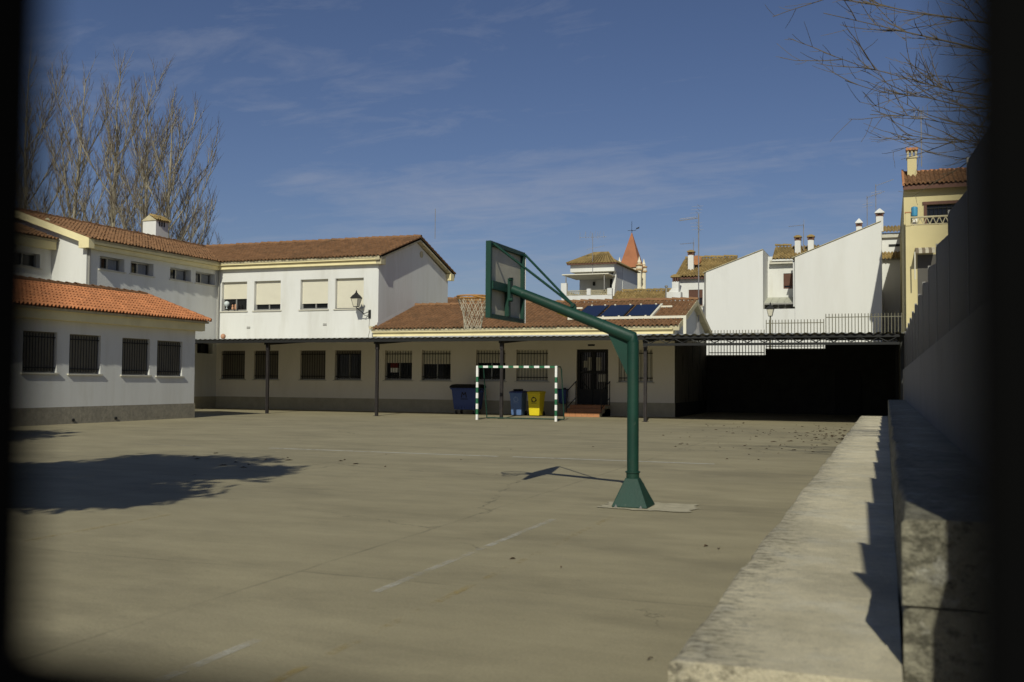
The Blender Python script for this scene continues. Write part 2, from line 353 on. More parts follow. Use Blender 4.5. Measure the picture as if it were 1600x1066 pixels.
def window(parent, mp, u0, z0, u1, z1, depth=.2, shut=0., shut_m='shutter', bars=0, sill=True, fr='frame', nm='window', mull=1, bar_off=.07):
    f = MB(); t = .05
    mbox(f, mp, u0, u0+t, z0, z1, depth-.05, depth+.02); mbox(f, mp, u1-t, u1, z0, z1, depth-.05, depth+.02)
    mbox(f, mp, u0+t, u1-t, z0, z0+t+.03, depth-.05, depth+.02); mbox(f, mp, u0+t, u1-t, z1-t, z1, depth-.05, depth+.02)
    for k in range(mull):
        um = u0+(u1-u0)*(k+1)/(mull+1); mbox(f, mp, um-.03, um+.03, z0+t+.03, z1-t, depth-.045, depth+.015)
    w = f.build(nm, fr, parent)
    g = MB(); g.quad(mp(u0, z0, depth+.022), mp(u1, z0, depth+.022), mp(u1, z1, depth+.022), mp(u0, z1, depth+.022)); g.build('pane', 'glass', w)
    if shut > 0:
        s = MB(); zb = z1-(z1-z0)*shut; ph = .055; n = max(1, int((z1-zb)/ph)); ph = (z1-zb)/n
        for i in range(n): mbox(s, mp, u0+.02, u1-.02, zb+i*ph+.007, zb+(i+1)*ph, depth-.085, depth-.068)
        mbox(s, mp, u0+.02, u1-.02, zb, z1, depth-.068, depth-.06); s.build('shutter', shut_m, w)
    if sill:
        s = MB(); mbox(s, mp, u0-.07, u1+.07, z0-.05, z0, -.06, depth-.05); s.build('sill', 'sill', w)
    if bars:
        b = MB(); h = z1-z0
        a0 = mp(0, z0+.05, bar_off); a1 = mp(0, z1-.04, bar_off)
        ref = Vector(mp(0, z0+.05, bar_off)); b.tube([Vector(a0)-ref, Vector(a1)-ref], .013, 6); me = mesh_of(b, 'bar', 'iron')
        for i in range(bars):
            u = u0+(u1-u0)*(i+.7)/(bars+.4); inst('bar', me, mp(u, z0+.05, bar_off), w)
        for zc in (z0+h*.12, z1-h*.13):
            r = MB(); mbox(r, mp, u0+.005, u1-.005, zc-.018, zc+.018, bar_off-.006, bar_off+.006); r.build('cross_rail', 'iron', w)
    return w

# ------------------------------------------------------------------ setting
def struct(o, label=None):
    o['kind'] = 'structure'
    if label: o['label'] = label
    return o
g = MB(); g.quad((-900, -900, 0), (900, -900, 0), (900, 900, 0), (-900, 900, 0)); struct(g.build('ground', 'ground'))
def line(x0, y0, x1, y1, m, name, z=.004):
    b = MB(); b.quad((x0, y0, z), (x1, y0, z), (x1, y1, z), (x0, y1, z)); return struct(b.build(name, m))
line(-3.42, 6.3, -3.35, 10.35, 'line_w', 'court_line')
line(-3.42, 2.0, -3.35, 4.9, 'line_w', 'court_line')
line(-2.88, 3.0, -2.82, 10.8, 'line_y', 'court_line')
line(-12.5, 18.33, -7.2, 18.46, 'line_f', 'court_line')
line(-6.9, 18.37, -2.95, 18.50, 'line_f', 'court_line')
line(-16.0, 18.2, -14.0, 18.25, 'line_w', 'court_line')
line(-7.4, 1.0, -7.34, 9.5, 'line_y', 'court_line', .005)
p = MB(); pts = []
for i in range(120):
    a = 2*math.pi*i/120; c, s_ = math.cos(a), math.sin(a)
    k = 1/max(abs(c), abs(s_))**.8*(.95+.05*math.sin(a*7+1)+.04*math.sin(a*17)+random.uniform(-.035, .035))
    pts.append((-2.66+c*.58*k, 11.83+s_*.42*k, .009))
cc_ = [(-2.66, 11.83, .009)]+pts; p.add(cc_, [(0, i+1, (i+1) % 120+1) for i in range(120)]); struct(p.build('concrete_patch', 'patch'))
lit = MB()
def leafbit(x, y, r, z=.004):
    a = random.uniform(0, 6.28); l = r*random.uniform(.7, 1.5); w = r*.5
    d = Vector((math.cos(a), math.sin(a), 0)); e = Vector((-d.y, d.x, 0)); c = Vector((x, y, z))
    lit.add([c-d*l, c-e*w+Vector((0, 0, .012)), c+d*l, c+e*w+Vector((0, 0, .018))], [(0, 1, 2, 3)])
for i in range(40): leafbit(random.gauss(-2.6, 1.6), random.gauss(23, 2.6), random.uniform(.02, .05))
for i in range(60): leafbit(random.uniform(-6, -.85), random.uniform(26, 38), random.uniform(.02, .06))
for i in range(110): leafbit(-.85-abs(random.gauss(0, 1.1)), random.gauss(30, 3.2), random.uniform(.03, .08))
for i in range(22): leafbit(random.uniform(-14, -1), random.uniform(7, 34), random.uniform(.01, .03))
for i in range(16): leafbit(random.gauss(-10, 1.2), random.gauss(15.5, .6), random.uniform(.03, .08))
for x, y, r in ((-2.95, 7.9, .03), (-1.2, 5.35, .02), (-1.55, 9.2, .03), (-1.42, 9.1, .03)): leafbit(x, y, r)
prop(lit.build('leaf_litter', 'litter'), 'dry brown leaves scattered over the concrete playground', 'leaves', kind='stuff')

# ---- bleacher steps along the right
def steps_wall(name, x0, x1, z0, z1, y0, y1, cuts, m, label, courses=None):
    t = thing(name, ((x0+x1)/2, y0, 0), label, 'concrete step')
    ys = [y0]+cuts+[y1]
    for a, b in zip(ys[:-1], ys[1:]):
        for (c0, c1) in (courses or [(z0, z1)]):
            k = MB(); n = max(2, int((b-a)/.09)); rows = []; ch = [0.0]*(n+2)
            for i in range(n+1):
                if random.random() < .06: ch[i] += random.uniform(.012, .03); ch[max(0, i-1)] += .01; ch[i+1] += .01
            for i in range(n+1):
                y = a+.006+(b-a-.012)*i/n; j = lambda s=.012: random.uniform(-s, s)
                e = .022+ch[i]; w_ = .008*math.sin(y*1.7)+.005*math.sin(y*4.1+1)
                rows.append([(x0+w_+j(.003), y, c0+.004), (x0+w_+j(.004), y, c1-e+j(.004)), (x0+w_+e*.4+j(.004), y, c1-e*.35+j(.003)), (x0+w_+e*1.2+j(.005), y, c1-.003+j(.002)), ((x0+x1)/2, y, c1+j(.002)), (x1, y, c1), (x1, y, c0+.004)])
            q = len(rows[0])
            for r in rows: k.v += r
            for i in range(n):
                for jx in range(q): k.f.append((i*q+jx, i*q+(jx+1) % q, (i+1)*q+(jx+1) % q, (i+1)*q+jx))
            k.f.append(tuple(range(q))); k.f.append(tuple(n*q+i for i in range(q-1, -1, -1)))
            k.build('concrete_block', m, t, smooth=True)
    return t
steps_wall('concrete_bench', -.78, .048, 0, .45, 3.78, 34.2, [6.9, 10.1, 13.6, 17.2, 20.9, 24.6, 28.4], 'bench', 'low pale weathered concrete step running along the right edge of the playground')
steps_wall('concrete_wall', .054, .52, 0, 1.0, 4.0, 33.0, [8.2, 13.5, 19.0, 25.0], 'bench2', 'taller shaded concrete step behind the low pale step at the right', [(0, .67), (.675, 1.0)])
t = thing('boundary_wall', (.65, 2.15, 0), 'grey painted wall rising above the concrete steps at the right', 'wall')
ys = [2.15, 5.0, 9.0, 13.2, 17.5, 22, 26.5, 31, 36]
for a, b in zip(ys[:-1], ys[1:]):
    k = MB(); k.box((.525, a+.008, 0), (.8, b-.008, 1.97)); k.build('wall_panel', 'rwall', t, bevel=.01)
t = thing('metal_fence', (.62, 1.14, 1.97), 'tall dark sheet metal fence with stepped tops on the grey wall at the right', 'fence')
y = 1.14; k = 0; fl = [2.2, 3.3, 5.7, 8.1, 10.5, 13.0, 15.4, 17.8, 20.2, 22.6, 25.0, 27.4, 29.8, 32.2, 34.6, 37.0]
for a, b in zip(fl[:-1], fl[1:]):
    mbp = MB(); mbp.prism([(.58, a+.03, 1.972), (.58, b-.03, 1.972), (.58, b-.03, 3.17), (.58, a+.03, 2.96)], (.03, 0, 0))
    mbp.build('fence_panel', 'fence', t)
    q = MB(); q.box((.571, a-.013, 1.972), (.62, a+.013, 3.19)); q.build('fence_post', 'fence_post', t)

# ---- gate just in front of the camera
t = thing('iron_gate', (-.15, .16, 0), 'matt black iron gate with tall flat bars the yard is seen through', 'gate')
gb = MB(); gb.box((-.03, -.012, 0), (.03, .012, 2.2)); gme = mesh_of(gb, 'gate_bar', 'gate')
for x in (-1.56, -1.225, -.885, -.545, -.2078, .0398, .36): inst('gate_bar', gme, (x, .16, .06), t)
for z0, z1 in ((.06, .12), (2.14, 2.2)):
    q = MB(); q.box((-1.8, .173, z0), (.5, .2, z1)); q.build('gate_rail', 'gate', t)
q = MB(); q.box((-1.8, .173, 1.385), (.5, .193, 1.432)); q.build('gate_rail', 'gate', t)

# ------------------------------------------------------------------ two-storey main block
SL = .332
t = thing('school_building', (-27, 42, 0), 'white two-storey school block with brown tiled gable roof and cream roller shutters', 'building')
mp = mapper('x', 42.0)
gf = [(-31.5, 1.47, -30.08, 2.9), (-29.54, 1.47, -28.11, 2.9), (-26.86, 1.47, -25.44, 2.9), (-24.92, 1.47, -23.48, 2.9)]
f2 = [(-31.55, 4.9, -30.03, 6.38), (-29.6, 4.9, -28.05, 6.38), (-26.91, 4.9, -25.36, 6.38), (-24.95, 4.9, -23.4, 6.38)]
w = MB(); holed(w, mp, -36, -22.6, 3.42, 7.2, f2, .26)
w.quad((-22.6, 42, 0), (-22.6, 50, 0), (-22.6, 50, 7.2), (-22.6, 46, 8.6), (-22.6, 42, 7.2))
w.quad((-22.6, 50, 0), (-36, 50, 0), (-36, 50, 7.2), (-22.6, 50, 7.2)); w.build('wall', 'white', t)
w = MB(); holed(w, mp, -36, -22.6, .6, 3.42, gf, .26); w.build('ground_floor_wall', 'porch_wall', t)
w = MB(); w.box((-31.82, 41.975, 0), (-22.6, 42.0, .6)); w.build('plinth', 'porch_plinth', t)
for i, h in enumerate(gf): window(t, mp, *h, depth=.22, shut=(.97, .97, .97, .12)[i], shut_m='shutter_d', bars=10)
wins2 = []
for i, h in enumerate(f2): wins2.append(window(t, mp, *h, depth=.24, shut=(.58, .79, .80, .97)[i], bars=0))
def slab(name, a, b, c, d, th, m, par): k = MB(); k.prism([a, b, c, d], (0, 0, -th)); return k.build(name, m, par)
slab('roof', (-36.5, 41.62, 7.35), (-22.35, 41.62, 7.35), (-22.35, 46, 8.81), (-36.5, 46, 8.81), .1, 'verge', t)
slab('roof', (-36.5, 50.4, 7.35), (-22.35, 50.4, 7.35), (-22.35, 46, 8.81), (-36.5, 46, 8.81), .1, 'verge', t)
tiles((-36.4, 41.56, 7.355), (1, 0, 0), (0, 1, SL), 14.1, 4.68, 'tile_b', t)
ridge((-36.4, 46, 8.86), (-22.3, 46, 8.86), 'tile_b', t)
k = MB(); k.prism([(-31.5, 41.64, 7.36), (-31.5, 41.64, 7.19), (-31.5, 41.99, 7.19), (-31.5, 41.99, 7.36)], (9.0, 0, 0)); k.build('eave_board', 'cream', t)
k = MB(); k.prism([(-31.6, 41.76, 7.175), (-31.6, 41.76, 7.0), (-31.6, 41.99, 7.0), (-31.6, 41.99, 7.175)], (9.02, 0, 0)); k.build('eave_board', 'cream', t)
k = MB(); k.box((-22.598, 41.72, 6.98), (-22.33, 42.2, 7.34)); k.build('eave_return', 'verge', t)
k = MB(); k.box((-22.598, 49.8, 6.98), (-22.33, 50.25, 7.34)); k.build('eave_return', 'cream', t)
k = MB()
for s_ in (1, -1):
    y0, y1 = 46-s_*4.4, 46
    k.prism([(-22.59, y0, 7.38), (-22.59, y1, 8.83), (-22.59, y1, 8.62), (-22.59, y0, 7.17)], (.24, 0, 0))
k.build('verge_board', 'verge', t)
vt = MB(); vt.prism([(-.05, 0, 0), (-.05, .36, .115), (-.05, .36, .16), (-.05, 0, .075)], (.1, 0, 0)); vme = mesh_of(vt, 'verge_tile', 'tile_b')
for i in range(12): inst('verge_tile', vme, (-22.33, 41.6+.366*i, 7.37+.1215*i), t)
vt = MB(); vt.prism([(-.05, 0, 0), (-.05, -.36, .115), (-.05, -.36, .16), (-.05, 0, .075)], (.1, 0, 0)); vme2 = mesh_of(vt, 'verge_tile', 'tile_b')
for i in range(12): inst('verge_tile', vme2, (-22.33, 50.4-.366*i, 7.37+.1215*i), t)
k = MB(); k.tube([(-22.6, 46.6, 8.02), (-22.56, 46.6, 8.02)], .17, 12); k.build('gable_vent', 'verge', t)
k = MB(); k.tube([(-31.66, 41.9, 7.0), (-31.66, 41.9, 3.5)], .045, 8); k.build('downpipe', 'fence_post', t)
for xx, zz_ in ((-29.9, 4.05), (-25.5, 4.15)):
    k = MB(); k.box((xx-.1, 41.985, zz_-.05), (xx+.1, 42.0, zz_-.015)); k.box((xx-.1, 41.985, zz_+.015), (xx+.1, 42.0, zz_+.05)); k.build('wall_vent', 'fence_post', t)
o = MB().lathe((-31.2, 41.96, 5.02), [(.02, 0), (.07, 0), (.02, .03), (.02, .1), (.06, .13), (.12, .19), (.14, .26), (.12, .33), (.06, .38), (.01, .4)], 14).build('globe', 'globe', loc=(-31.2, 41.96, 5.02), smooth=True)
prop(o, 'small pale globe standing on the first upper window sill', 'globe')
k = MB(); k.lathe((-30.85, 41.97, 4.98), [(.05, 0), (.06, .1), (.03, .14), (.05, .2), (.01, .26)], 8); k.lathe((-30.68, 41.97, 4.98), [(.04, 0), (.05, .12), (.04, .24), (.01, .28)], 8)
prop(k.build('toy', 'skin_pink', loc=(-30.8, 41.97, 4.98), smooth=True), 'pinkish toy figures beside the globe in the upper window', 'toy')

# ---- back wing (faces +X)
t = thing('school_wing', (-33.5, 37.5, 0), 'white upper wing at left with four small high windows under a yellow eave', 'building')
my = mapper('y', -31.8)
sm = [(33.86, 6.2, 35.36, 6.77), (35.74, 6.2, 37.24, 6.77), (38.38, 6.2, 39.9, 6.77), (40.25, 6.2, 41.78, 6.77)]
lowh = [(40.47, 2.74, 41.68, 3.24)]
w = MB(); holed(w, my, 33.1, 41.998, 0, 7.1, sm+lowh, .38)
w.quad((-31.8, 33.1, 0), (-39.4, 33.1, 0), (-39.4, 33.1, 7.2), (-35.6, 33.1, 8.5), (-31.8, 33.1, 7.2)); w.build('wall', 'white', t)
w = MB(); w.box((-31.8, 33.12, 0), (-31.775, 41.97, .6)); w.build('plinth', 'porch_plinth', t)
for h in sm:
    wn = window(t, my, *h, depth=.34, sill=True)
    for a, b in ((h[0]+.1, h[0]+.45), (h[0]+.85, h[2]-.12)):
        k = MB(); n = 8
        for i in range(n):
            q0, q1 = a+(b-a)*i/n, a+(b-a)*(i+1)/n; d0, d1 = .35+.008*(i % 2), .35+.008*((i+1) % 2)
            k.quad(my(q0, h[1]+.09, d0), my(q1, h[1]+.09, d1), my(q1, h[3]-.06, d1), my(q0, h[3]-.06, d0))
        k.build('curtain', 'curtain', wn)
window(t, my, *lowh[0], depth=.3, sill=False, fr='iron')
slab('roof', (-31.42, 32.8, 7.36), (-31.42, 46, 7.36), (-35.6, 46, 8.75), (-35.6, 32.8, 8.75), .1, 'verge', t)
slab('roof', (-39.8, 32.8, 7.36), (-39.8, 46, 7.36), (-35.6, 46, 8.75), (-35.6, 32.8, 8.75), .1, 'verge', t)
tiles((-31.36, 46.0, 7.355), (0, -1, 0), (-1, 0, SL), 13.2, 4.47, 'tile_b', t)
ridge((-35.6, 32.8, 8.8), (-35.6, 46, 8.8), 'tile_b', t)
k = MB(); k.prism([(-31.44, 32.95, 7.37), (-31.44, 32.95, 7.17), (-31.79, 32.95, 7.17), (-31.79, 32.95, 7.37)], (0, 8.75, 0)); k.build('eave_board', 'cream', t)
k = MB(); k.prism([(-31.56, 32.97, 7.155), (-31.56, 32.97, 6.97), (-31.79, 32.97, 6.97), (-31.79, 32.97, 7.155)], (0, 8.77, 0)); k.build('eave_board', 'cream', t)
k = MB()
k.prism([(-31.4, 32.78, 7.38), (-35.6, 32.78, 8.8), (-35.6, 32.78, 8.5), (-31.4, 32.78, 7.08)], (0, .31, 0))
k.prism([(-39.8, 32.78, 7.38), (-35.6, 32.78, 8.8), (-35.6, 32.78, 8.5), (-39.8, 32.78, 7.08)], (0, .31, 0)); k.build('verge_board', 'cream', t)
k = MB(); k.box((-31.93, 32.77, 6.97), (-31.38, 33.09, 7.33)); k.build('eave_return', 'cream', t)
k = MB(); k.tube([(-31.74, 33.2, 7.0), (-31.74, 33.2, 3.9), (-31.74, 33.25, 3.6), (-31.74, 33.2, 3.4), (-31.74, 33.2, 0)], .05, 8); k.build('downpipe', 'fence_post', t)
k = MB(); k.tube([(-34.0, 33.1, 8.25), (-34.0, 33.06, 8.25)], .15, 12); k.build('gable_vent', 'verge', t)
# chimney of the wing
c = MB(); c.box((-36.45, 41.8, 8.3), (-35.6, 42.75, 9.75)); ch = c.build('chimney', 'white', t)
c = MB(); c.prism([(-36.5, 41.75, 9.72), (-35.55, 41.75, 9.72), (-36.02, 41.75, 10.02)], (0, 1.05, 0)); c.build('chimney_cap', 'verge', ch)
tiles((-35.5, 42.82, 9.73), (0, -1, 0), (-1, 0, .6), 1.1, .6, 'tile_y', ch, w=.16, c=.36, name='chimney_tiles')
c = MB()
for i in range(3): c.box((-35.6, 42.02+i*.18, 9.45), (-35.59, 42.12+i*.18, 9.7))
c.build('chimney_opening', 'iron', ch)
# annex at far left
t = thing('school_annex', (-35, 29, 0), 'white annex with a shaded window in front of the wing gable at far left', 'building')
my = mapper('y', -33.7)
w = MB(); holed(w, my, 24, 33.08, 0, 7.2, [(31.0, 6.12, 32.45, 6.72)], .3); w.quad((-33.7, 24, 0), (-38, 24, 0), (-38, 24, 8.4), (-33.7, 24, 7.2)); w.build('wall', 'white', t)
window(t, my, 31.0, 6.12, 32.45, 6.72, depth=.28)
slab('roof', (-33.38, 23.8, 7.4), (-33.38, 33.08, 7.4), (-38, 33.08, 8.93), (-38, 23.8, 8.93), .1, 'verge', t)
tiles((-33.32, 33.08, 7.4), (0, -1, 0), (-1, 0, SL), 9.2, 3.5, 'tile_b', t)
k = MB(); k.box((-33.699, 23.9, 6.98), (-33.42, 33.05, 7.3)); k.build('eave_board', 'cream', t)

# ---- one-storey right block
t = thing('school_hall', (-15.5, 42, 0), 'long single-storey school block with brown tiled roof behind the basketball hoop', 'building')
g1 = [(-22.21, 1.48, -20.78, 2.9), (-20.28, 1.48, -18.8, 2.9), (-17.53, 1.48, -16.1, 2.9), (-15.57, 1.48, -14.07, 2.9), (-10.85, 1.48, -9.34, 2.9)]
dh = (-12.75, .48, -11.31, 2.9)
w = MB(); holed(w, mp, -22.598, -8.4, .6, 3.62, g1+[dh], .26); w.build('wall', 'porch_wall', t)
w = MB(); w.quad((-8.4, 42, 3.4), (-8.4, 50, 3.4), (-8.4, 50, 3.8), (-8.4, 46, 5.1), (-8.4, 42, 3.8)); w.quad((-8.4, 50, 0), (-22.6, 50, 0), (-22.6, 50, 3.8), (-8.4, 50, 3.8)); w.build('gable_wall', 'white', t)
w = MB(); w.quad((-8.4, 42, .6), (-8.4, 50, .6), (-8.4, 50, 3.4), (-8.4, 42, 3.4)); w.build('shade_mural_wall', 'shade_mural', t)
w = MB(); w.box((-22.6, 41.975, 0), (-12.75, 42.0, .6)); w.box((-11.31, 41.975, 0), (-8.38, 42.0, .6)); w.build('plinth', 'porch_plinth', t)
w = MB(); w.box((-8.4, 42.003, 0), (-8.375, 50, .6)); w.build('end_plinth', 'shade_wall', t)
for i, h in enumerate(g1): window(t, mp, *h, depth=.22, shut=(.42, .46, .42, .97, .97)[i], shut_m='shutter' if i > 2 else 'shutter', bars=10)
# door
d = MB(); mbox(d, mp, -12.75, -12.68, .48, 2.9, .12, .2); mbox(d, mp, -11.38, -11.31, .48, 2.9, .12, .2); mbox(d, mp, -12.68, -11.38, 2.83, 2.9, .12, .2); dr = d.build('door', 'iron', t)
d = MB(); d.quad(mp(-12.75, .48, .21), mp(-11.31, .48, .21), mp(-11.31, 2.9, .21), mp(-12.75, 2.9, .21)); d.build('pane', 'glass', dr)
for a, b in ((-12.68, -12.04), (-12.02, -11.38)):
    d = MB(); mbox(d, mp, a, b, .49, 1.15, .13, .17); mbox(d, mp, a, a+.06, 1.15, 2.83, .13, .17); mbox(d, mp, b-.06, b, 1.15, 2.83, .13, .17)
    mbox(d, mp, a+.06, b-.06, 1.85, 1.93, .13, .17); mbox(d, mp, a+.06, b-.06, 2.77, 2.83, .13, .17); d.build('leaf', 'iron', dr)
    for i in range(5):
        d = MB(); xx = a+.11+(b-a-.22)*i/4; mbox(d, mp, xx-.012, xx+.012, 1.15, 2.77, .142, .158); d.build('bar', 'iron', dr)
d = MB()
for r in ((-12.5, 2.1, -12.32, 2.4), (-12.3, 1.97, -12.1, 2.55), (-11.9, 1.97, -11.68, 2.55), (-11.8, 1.48, -11.4, 1.8)): mbox(d, mp, r[0], r[2], r[1], r[3], .2, .205)
d.build('notice', 'sill', dr)
slab('roof', (-22.75, 41.62, 3.87), (-8.15, 41.62, 3.87), (-8.15, 46, 5.25), (-22.75, 46, 5.25), .1, 'verge', t)
slab('roof', (-22.6, 50.4, 3.87), (-8.15, 50.4, 3.87), (-8.15, 46, 5.25), (-22.6, 46, 5.25), .1, 'verge', t)
S1 = .316
tiles((-22.75, 41.56, 3.875), (1, 0, 0), (0, 1, S1), 14.6, 4.65, 'tile_b', t)
ridge((-22.6, 46, 5.31), (-8.1, 46, 5.31), 'tile_b', t)
k = MB(); k.prism([(-22.72, 41.64, 3.88), (-22.72, 41.64, 3.72), (-22.72, 41.99, 3.72), (-22.72, 41.99, 3.88)], (14.3, 0, 0)); k.build('eave_board', 'cream', t)
k = MB(); k.prism([(-22.74, 41.76, 3.705), (-22.74, 41.76, 3.54), (-22.74, 41.99, 3.54), (-22.74, 41.99, 3.705)], (14.33, 0, 0)); k.build('eave_board', 'cream', t)
k = MB()
for s_ in (1, -1): k.prism([(-8.39, 46-s_*4.4, 3.9), (-8.39, 46, 5.29), (-8.39, 46, 5.06), (-8.39, 46-s_*4.4, 3.67)], (.26, 0, 0))
k.build('verge_board', 'verge', t)
k = MB(); k.box((-22.82, 41.53, 3.87), (-22.62, 41.8, 4.02)); k.build('verge_tile', 'verge', t)
k = MB(); k.quad((-22.59, 41.9, 4.02), (-22.59, 46, 5.33), (-22.59, 46, 5.5), (-22.59, 41.9, 4.2)); k.build('flashing', 'white2', t)
# back building whose ridge shows over it
t2 = thing('back_building', (-22, 54, 0), 'low brown-tiled roof showing behind the hall roof left of the hoop', 'building')
w = MB(); w.box((-26, 52.5, 0), (-19, 57, 5.3)); w.build('wall', 'white2', t2)
tiles((-26.2, 52, 5.55), (1, 0, 0), (0, 1, .32), 7.4, 2.6, 'tile_b', t2); slab('roof', (-26.2, 52, 5.52), (-18.8, 52, 5.52), (-18.8, 54.5, 6.3), (-26.2, 54.5, 6.3), .1, 'verge', t2)
ridge((-26.2, 54.5, 6.36), (-18.8, 54.5, 6.36), 'tile_b', t2)
# sign over the door, socket
k = MB(); mbox(k, mp, -12.23, -11.92, 3.04, 3.12, -.012, 0.0)
prop(k.build('sign', 'iron', loc=(-12.07, 42, 3.08)), 'small dark plaque over the black double door', 'sign')
# sunlit view through the window, painted as white panels
k = MB(); k2 = thing('sunlit_view', (-21.86, 42.2, 2.05), 'white and dark red panels painted as a sunlit see-through view, behind the bars left of the blue container', 'sunlit_view')
k.box((-22.0, 42.205, 2.3), (-21.6, 42.21, 2.4)); k.box((-22.0, 42.205, 1.85), (-21.6, 42.21, 2.06)); k.build('white_panel', 'wpaint', k2)
k = MB(); k.box((-22.0, 42.2055, 2.065), (-21.6, 42.2105, 2.295)); k.build('red_panel', 'red', k2)

# ---- solar collectors + pipe
def rz(y, off=.0): return 3.9+(y-41.6)*S1+off
pos = [(-13.06, -12.02, 'leftmost of the three dark solar panels, partly behind the hoop arm'), (-11.94, -10.82, 'middle one of the three dark solar panels on the hall roof'), (-10.72, -9.62, 'rightmost of the three dark solar panels, next to the pale conduit')]
for a, b, lab in pos:
    t = thing('solar_panel', ((a+b)/2, 43.7, rz(43.7)), lab, 'solar panel', 'solar panels on the hall roof')
    k = MB(); k.prism([(a, 42.72, rz(42.72, .13)), (b, 42.72, rz(42.72, .13)), (b, 44.8, rz(44.8, .13)), (a, 44.8, rz(44.8, .13))], (0, 0, -.06)); k.build('collector_frame', 'iron', t)
    k = MB(); k.quad((a+.04, 42.76, rz(42.76, .134)), (b-.04, 42.76, rz(42.76, .134)), (b-.04, 44.76, rz(44.76, .134)), (a+.04, 44.76, rz(44.76, .134))); k.build('collector_glass', 'solar', t)
    for xx in (a+.2, b-.2):
        k = MB()
        for yy in (42.7, 44.82): k.box((xx-.04, yy-.03, rz(yy, .0)), (xx+.04, yy+.03, rz(yy, .16)))
        k.build('mount', 'shutter', t)
t = thing('conduit', (-9, 42.5, 4.3), 'cream rectangular conduit running below the solar panels and down the gable', 'conduit')
k = MB(); k.box((-13.3, 42.42, rz(42.5, .05)), (-8.12, 42.56, rz(42.5, .16))); k.build('pipe_run', 'shutter', t)
k = MB(); k.box((-8.12, 42.42, 3.3), (-8.0, 42.58, rz(42.5, .16))); k.build('downpipe', 'shutter', t)
k = MB(); k.prism([(-9.6, 42.6, rz(42.6, .06)), (-9.5, 42.6, rz(42.6, .06)), (-9.5, 44.8, rz(44.8, .06)), (-9.6, 44.8, rz(44.8, .06))], (0, 0, .1)); k.build('pipe_run', 'shutter', t)
k = MB(); k.box((-9.5, 44.4, rz(44.45, .06)), (-9.0, 44.52, rz(44.45, .14))); k.build('pipe_run', 'shutter', t)
k = MB(); k.box((-13.9, 44.4, rz(44.45, .06)), (-13.2, 44.52, rz(44.45, .14))); k.build('pipe_run', 'shutter', t)

# ---- left orange-roofed block
t = thing('classroom_block', (-24.64, 26, 0), 'single-storey white block with bright orange tiled roof and four barred windows at left', 'building')
my = mapper('y', -24.64)
lw = [(23.16, 1.64, 24.5, 2.92), (25.01, 1.62, 26.38, 2.9), (27.38, 1.6, 28.76, 2.88), (29.14, 1.58, 30.52, 2.86), (20.9, 1.64, 22.2, 2.92), (18.7, 1.64, 20, 2.92)]
w = MB(); holed(w, my, 13, 31.24, .55, 3.5, lw, .24)
w.quad((-24.64, 31.24, 0), (-30, 31.24, 0), (-30, 31.24, 3.5), (-27.3, 31.24, 4.5), (-24.64, 31.24, 3.5)); w.quad((-24.64, 13, 0), (-30, 13, 0), (-30, 13, 3.5), (-27.3, 13, 4.5), (-24.64, 13, 3.5))
w.quad((-30, 13, 0), (-30, 31.24, 0), (-30, 31.24, 3.5), (-30, 13, 3.5)); w.build('wall', 'white', t)
w = MB(); w.box((-24.66, 13, 0), (-24.61, 31.26, .55)); w.build('plinth', 'plinth', t)
for h in lw: window(t, my, *h, depth=.2, shut=.97, shut_m='shutter_d', bars=11)
SO = .345
slab('roof', (-24.26, 12.8, 3.66), (-24.26, 31.55, 3.66), (-27.3, 31.55, 4.71), (-27.3, 12.8, 4.71), .08, 'verge', t)
slab('roof', (-30.3, 12.8, 3.66), (-30.3, 31.55, 3.66), (-27.3, 31.55, 4.71), (-27.3, 12.8, 4.71), .08, 'verge', t)
tiles((-24.2, 31.6, 3.665), (0, -1, 0), (-1, 0, SO), 18.8, 3.28, 'tile_o', t, w=.155, c=.365, jitter=.004)
ridge((-27.3, 12.8, 4.77), (-27.3, 31.6, 4.77), 'tile_b', t, step=.4, r=.12)
vt = MB(); vt.tube([(0, 0, 0), (-.36, 0, .124)], [.075, .06], 8); vme3 = mesh_of(vt, 'verge_tile', 'tile_o', True)
for i in range(9): inst('verge_tile', vme3, (-24.22-.345*i, 31.6, 3.73+.119*i), t)
k = MB(); k.box((-24.639, 12.9, 3.3), (-24.36, 31.45, 3.62)); k.build('eave_board', 'cream', t)
k = MB(); k.box((-24.639, 12.95, 3.42), (-24.5, 31.5, 3.295)); k.build('eave_board', 'cream', t)
for yy in (25.2, 27.1):
    k = MB(); k.tube([(-24.61, yy, .12), (-24.57, yy, .12)], .05, 10); k.build('drain', 'iron', t)

# ------------------------------------------------------------------ canopy
t = thing('porch_canopy', (-15, 36.4, 0), 'long corrugated metal canopy on thin dark posts in front of the school', 'canopy')
def wavy(x0, x1, y0, y1, z0, sl, pitch=.26, amp=.022):
    k = MB(); n = int((x1-x0)/pitch*6)
    for i in range(n+1):
        x = x0+(x1-x0)*i/n; a = amp*math.sin(2*math.pi*x/pitch)
        for y in (y0, y1): k.v.append((x, y, z0+(y-y0)*sl+a))
    for i in range(n): k.f.append((2*i, 2*i+2, 2*i+3, 2*i+1))
    m_ = len(k.v); k.v += [(v[0], v[1], v[2]-.006) for v in k.v]; k.f += [(a+m_, b+m_, c+m_, d_+m_) for a, b, c, d_ in k.f]
    return k
CS = .043
wavy(-31.77, -8.3, 36.2, 41.95, 3.21, CS).build('roof_sheet', 'sheet', t)
wavy(-8.3, .66, 36.2, 49.98, 3.235, CS, .3, .03).build('roof_sheet', 'sheet', t)
k = MB(); k.box((-22.5, 41.7, 3.44), (-8.45, 41.965, 3.535)); k.build('flashing', 'steelgrey', t)
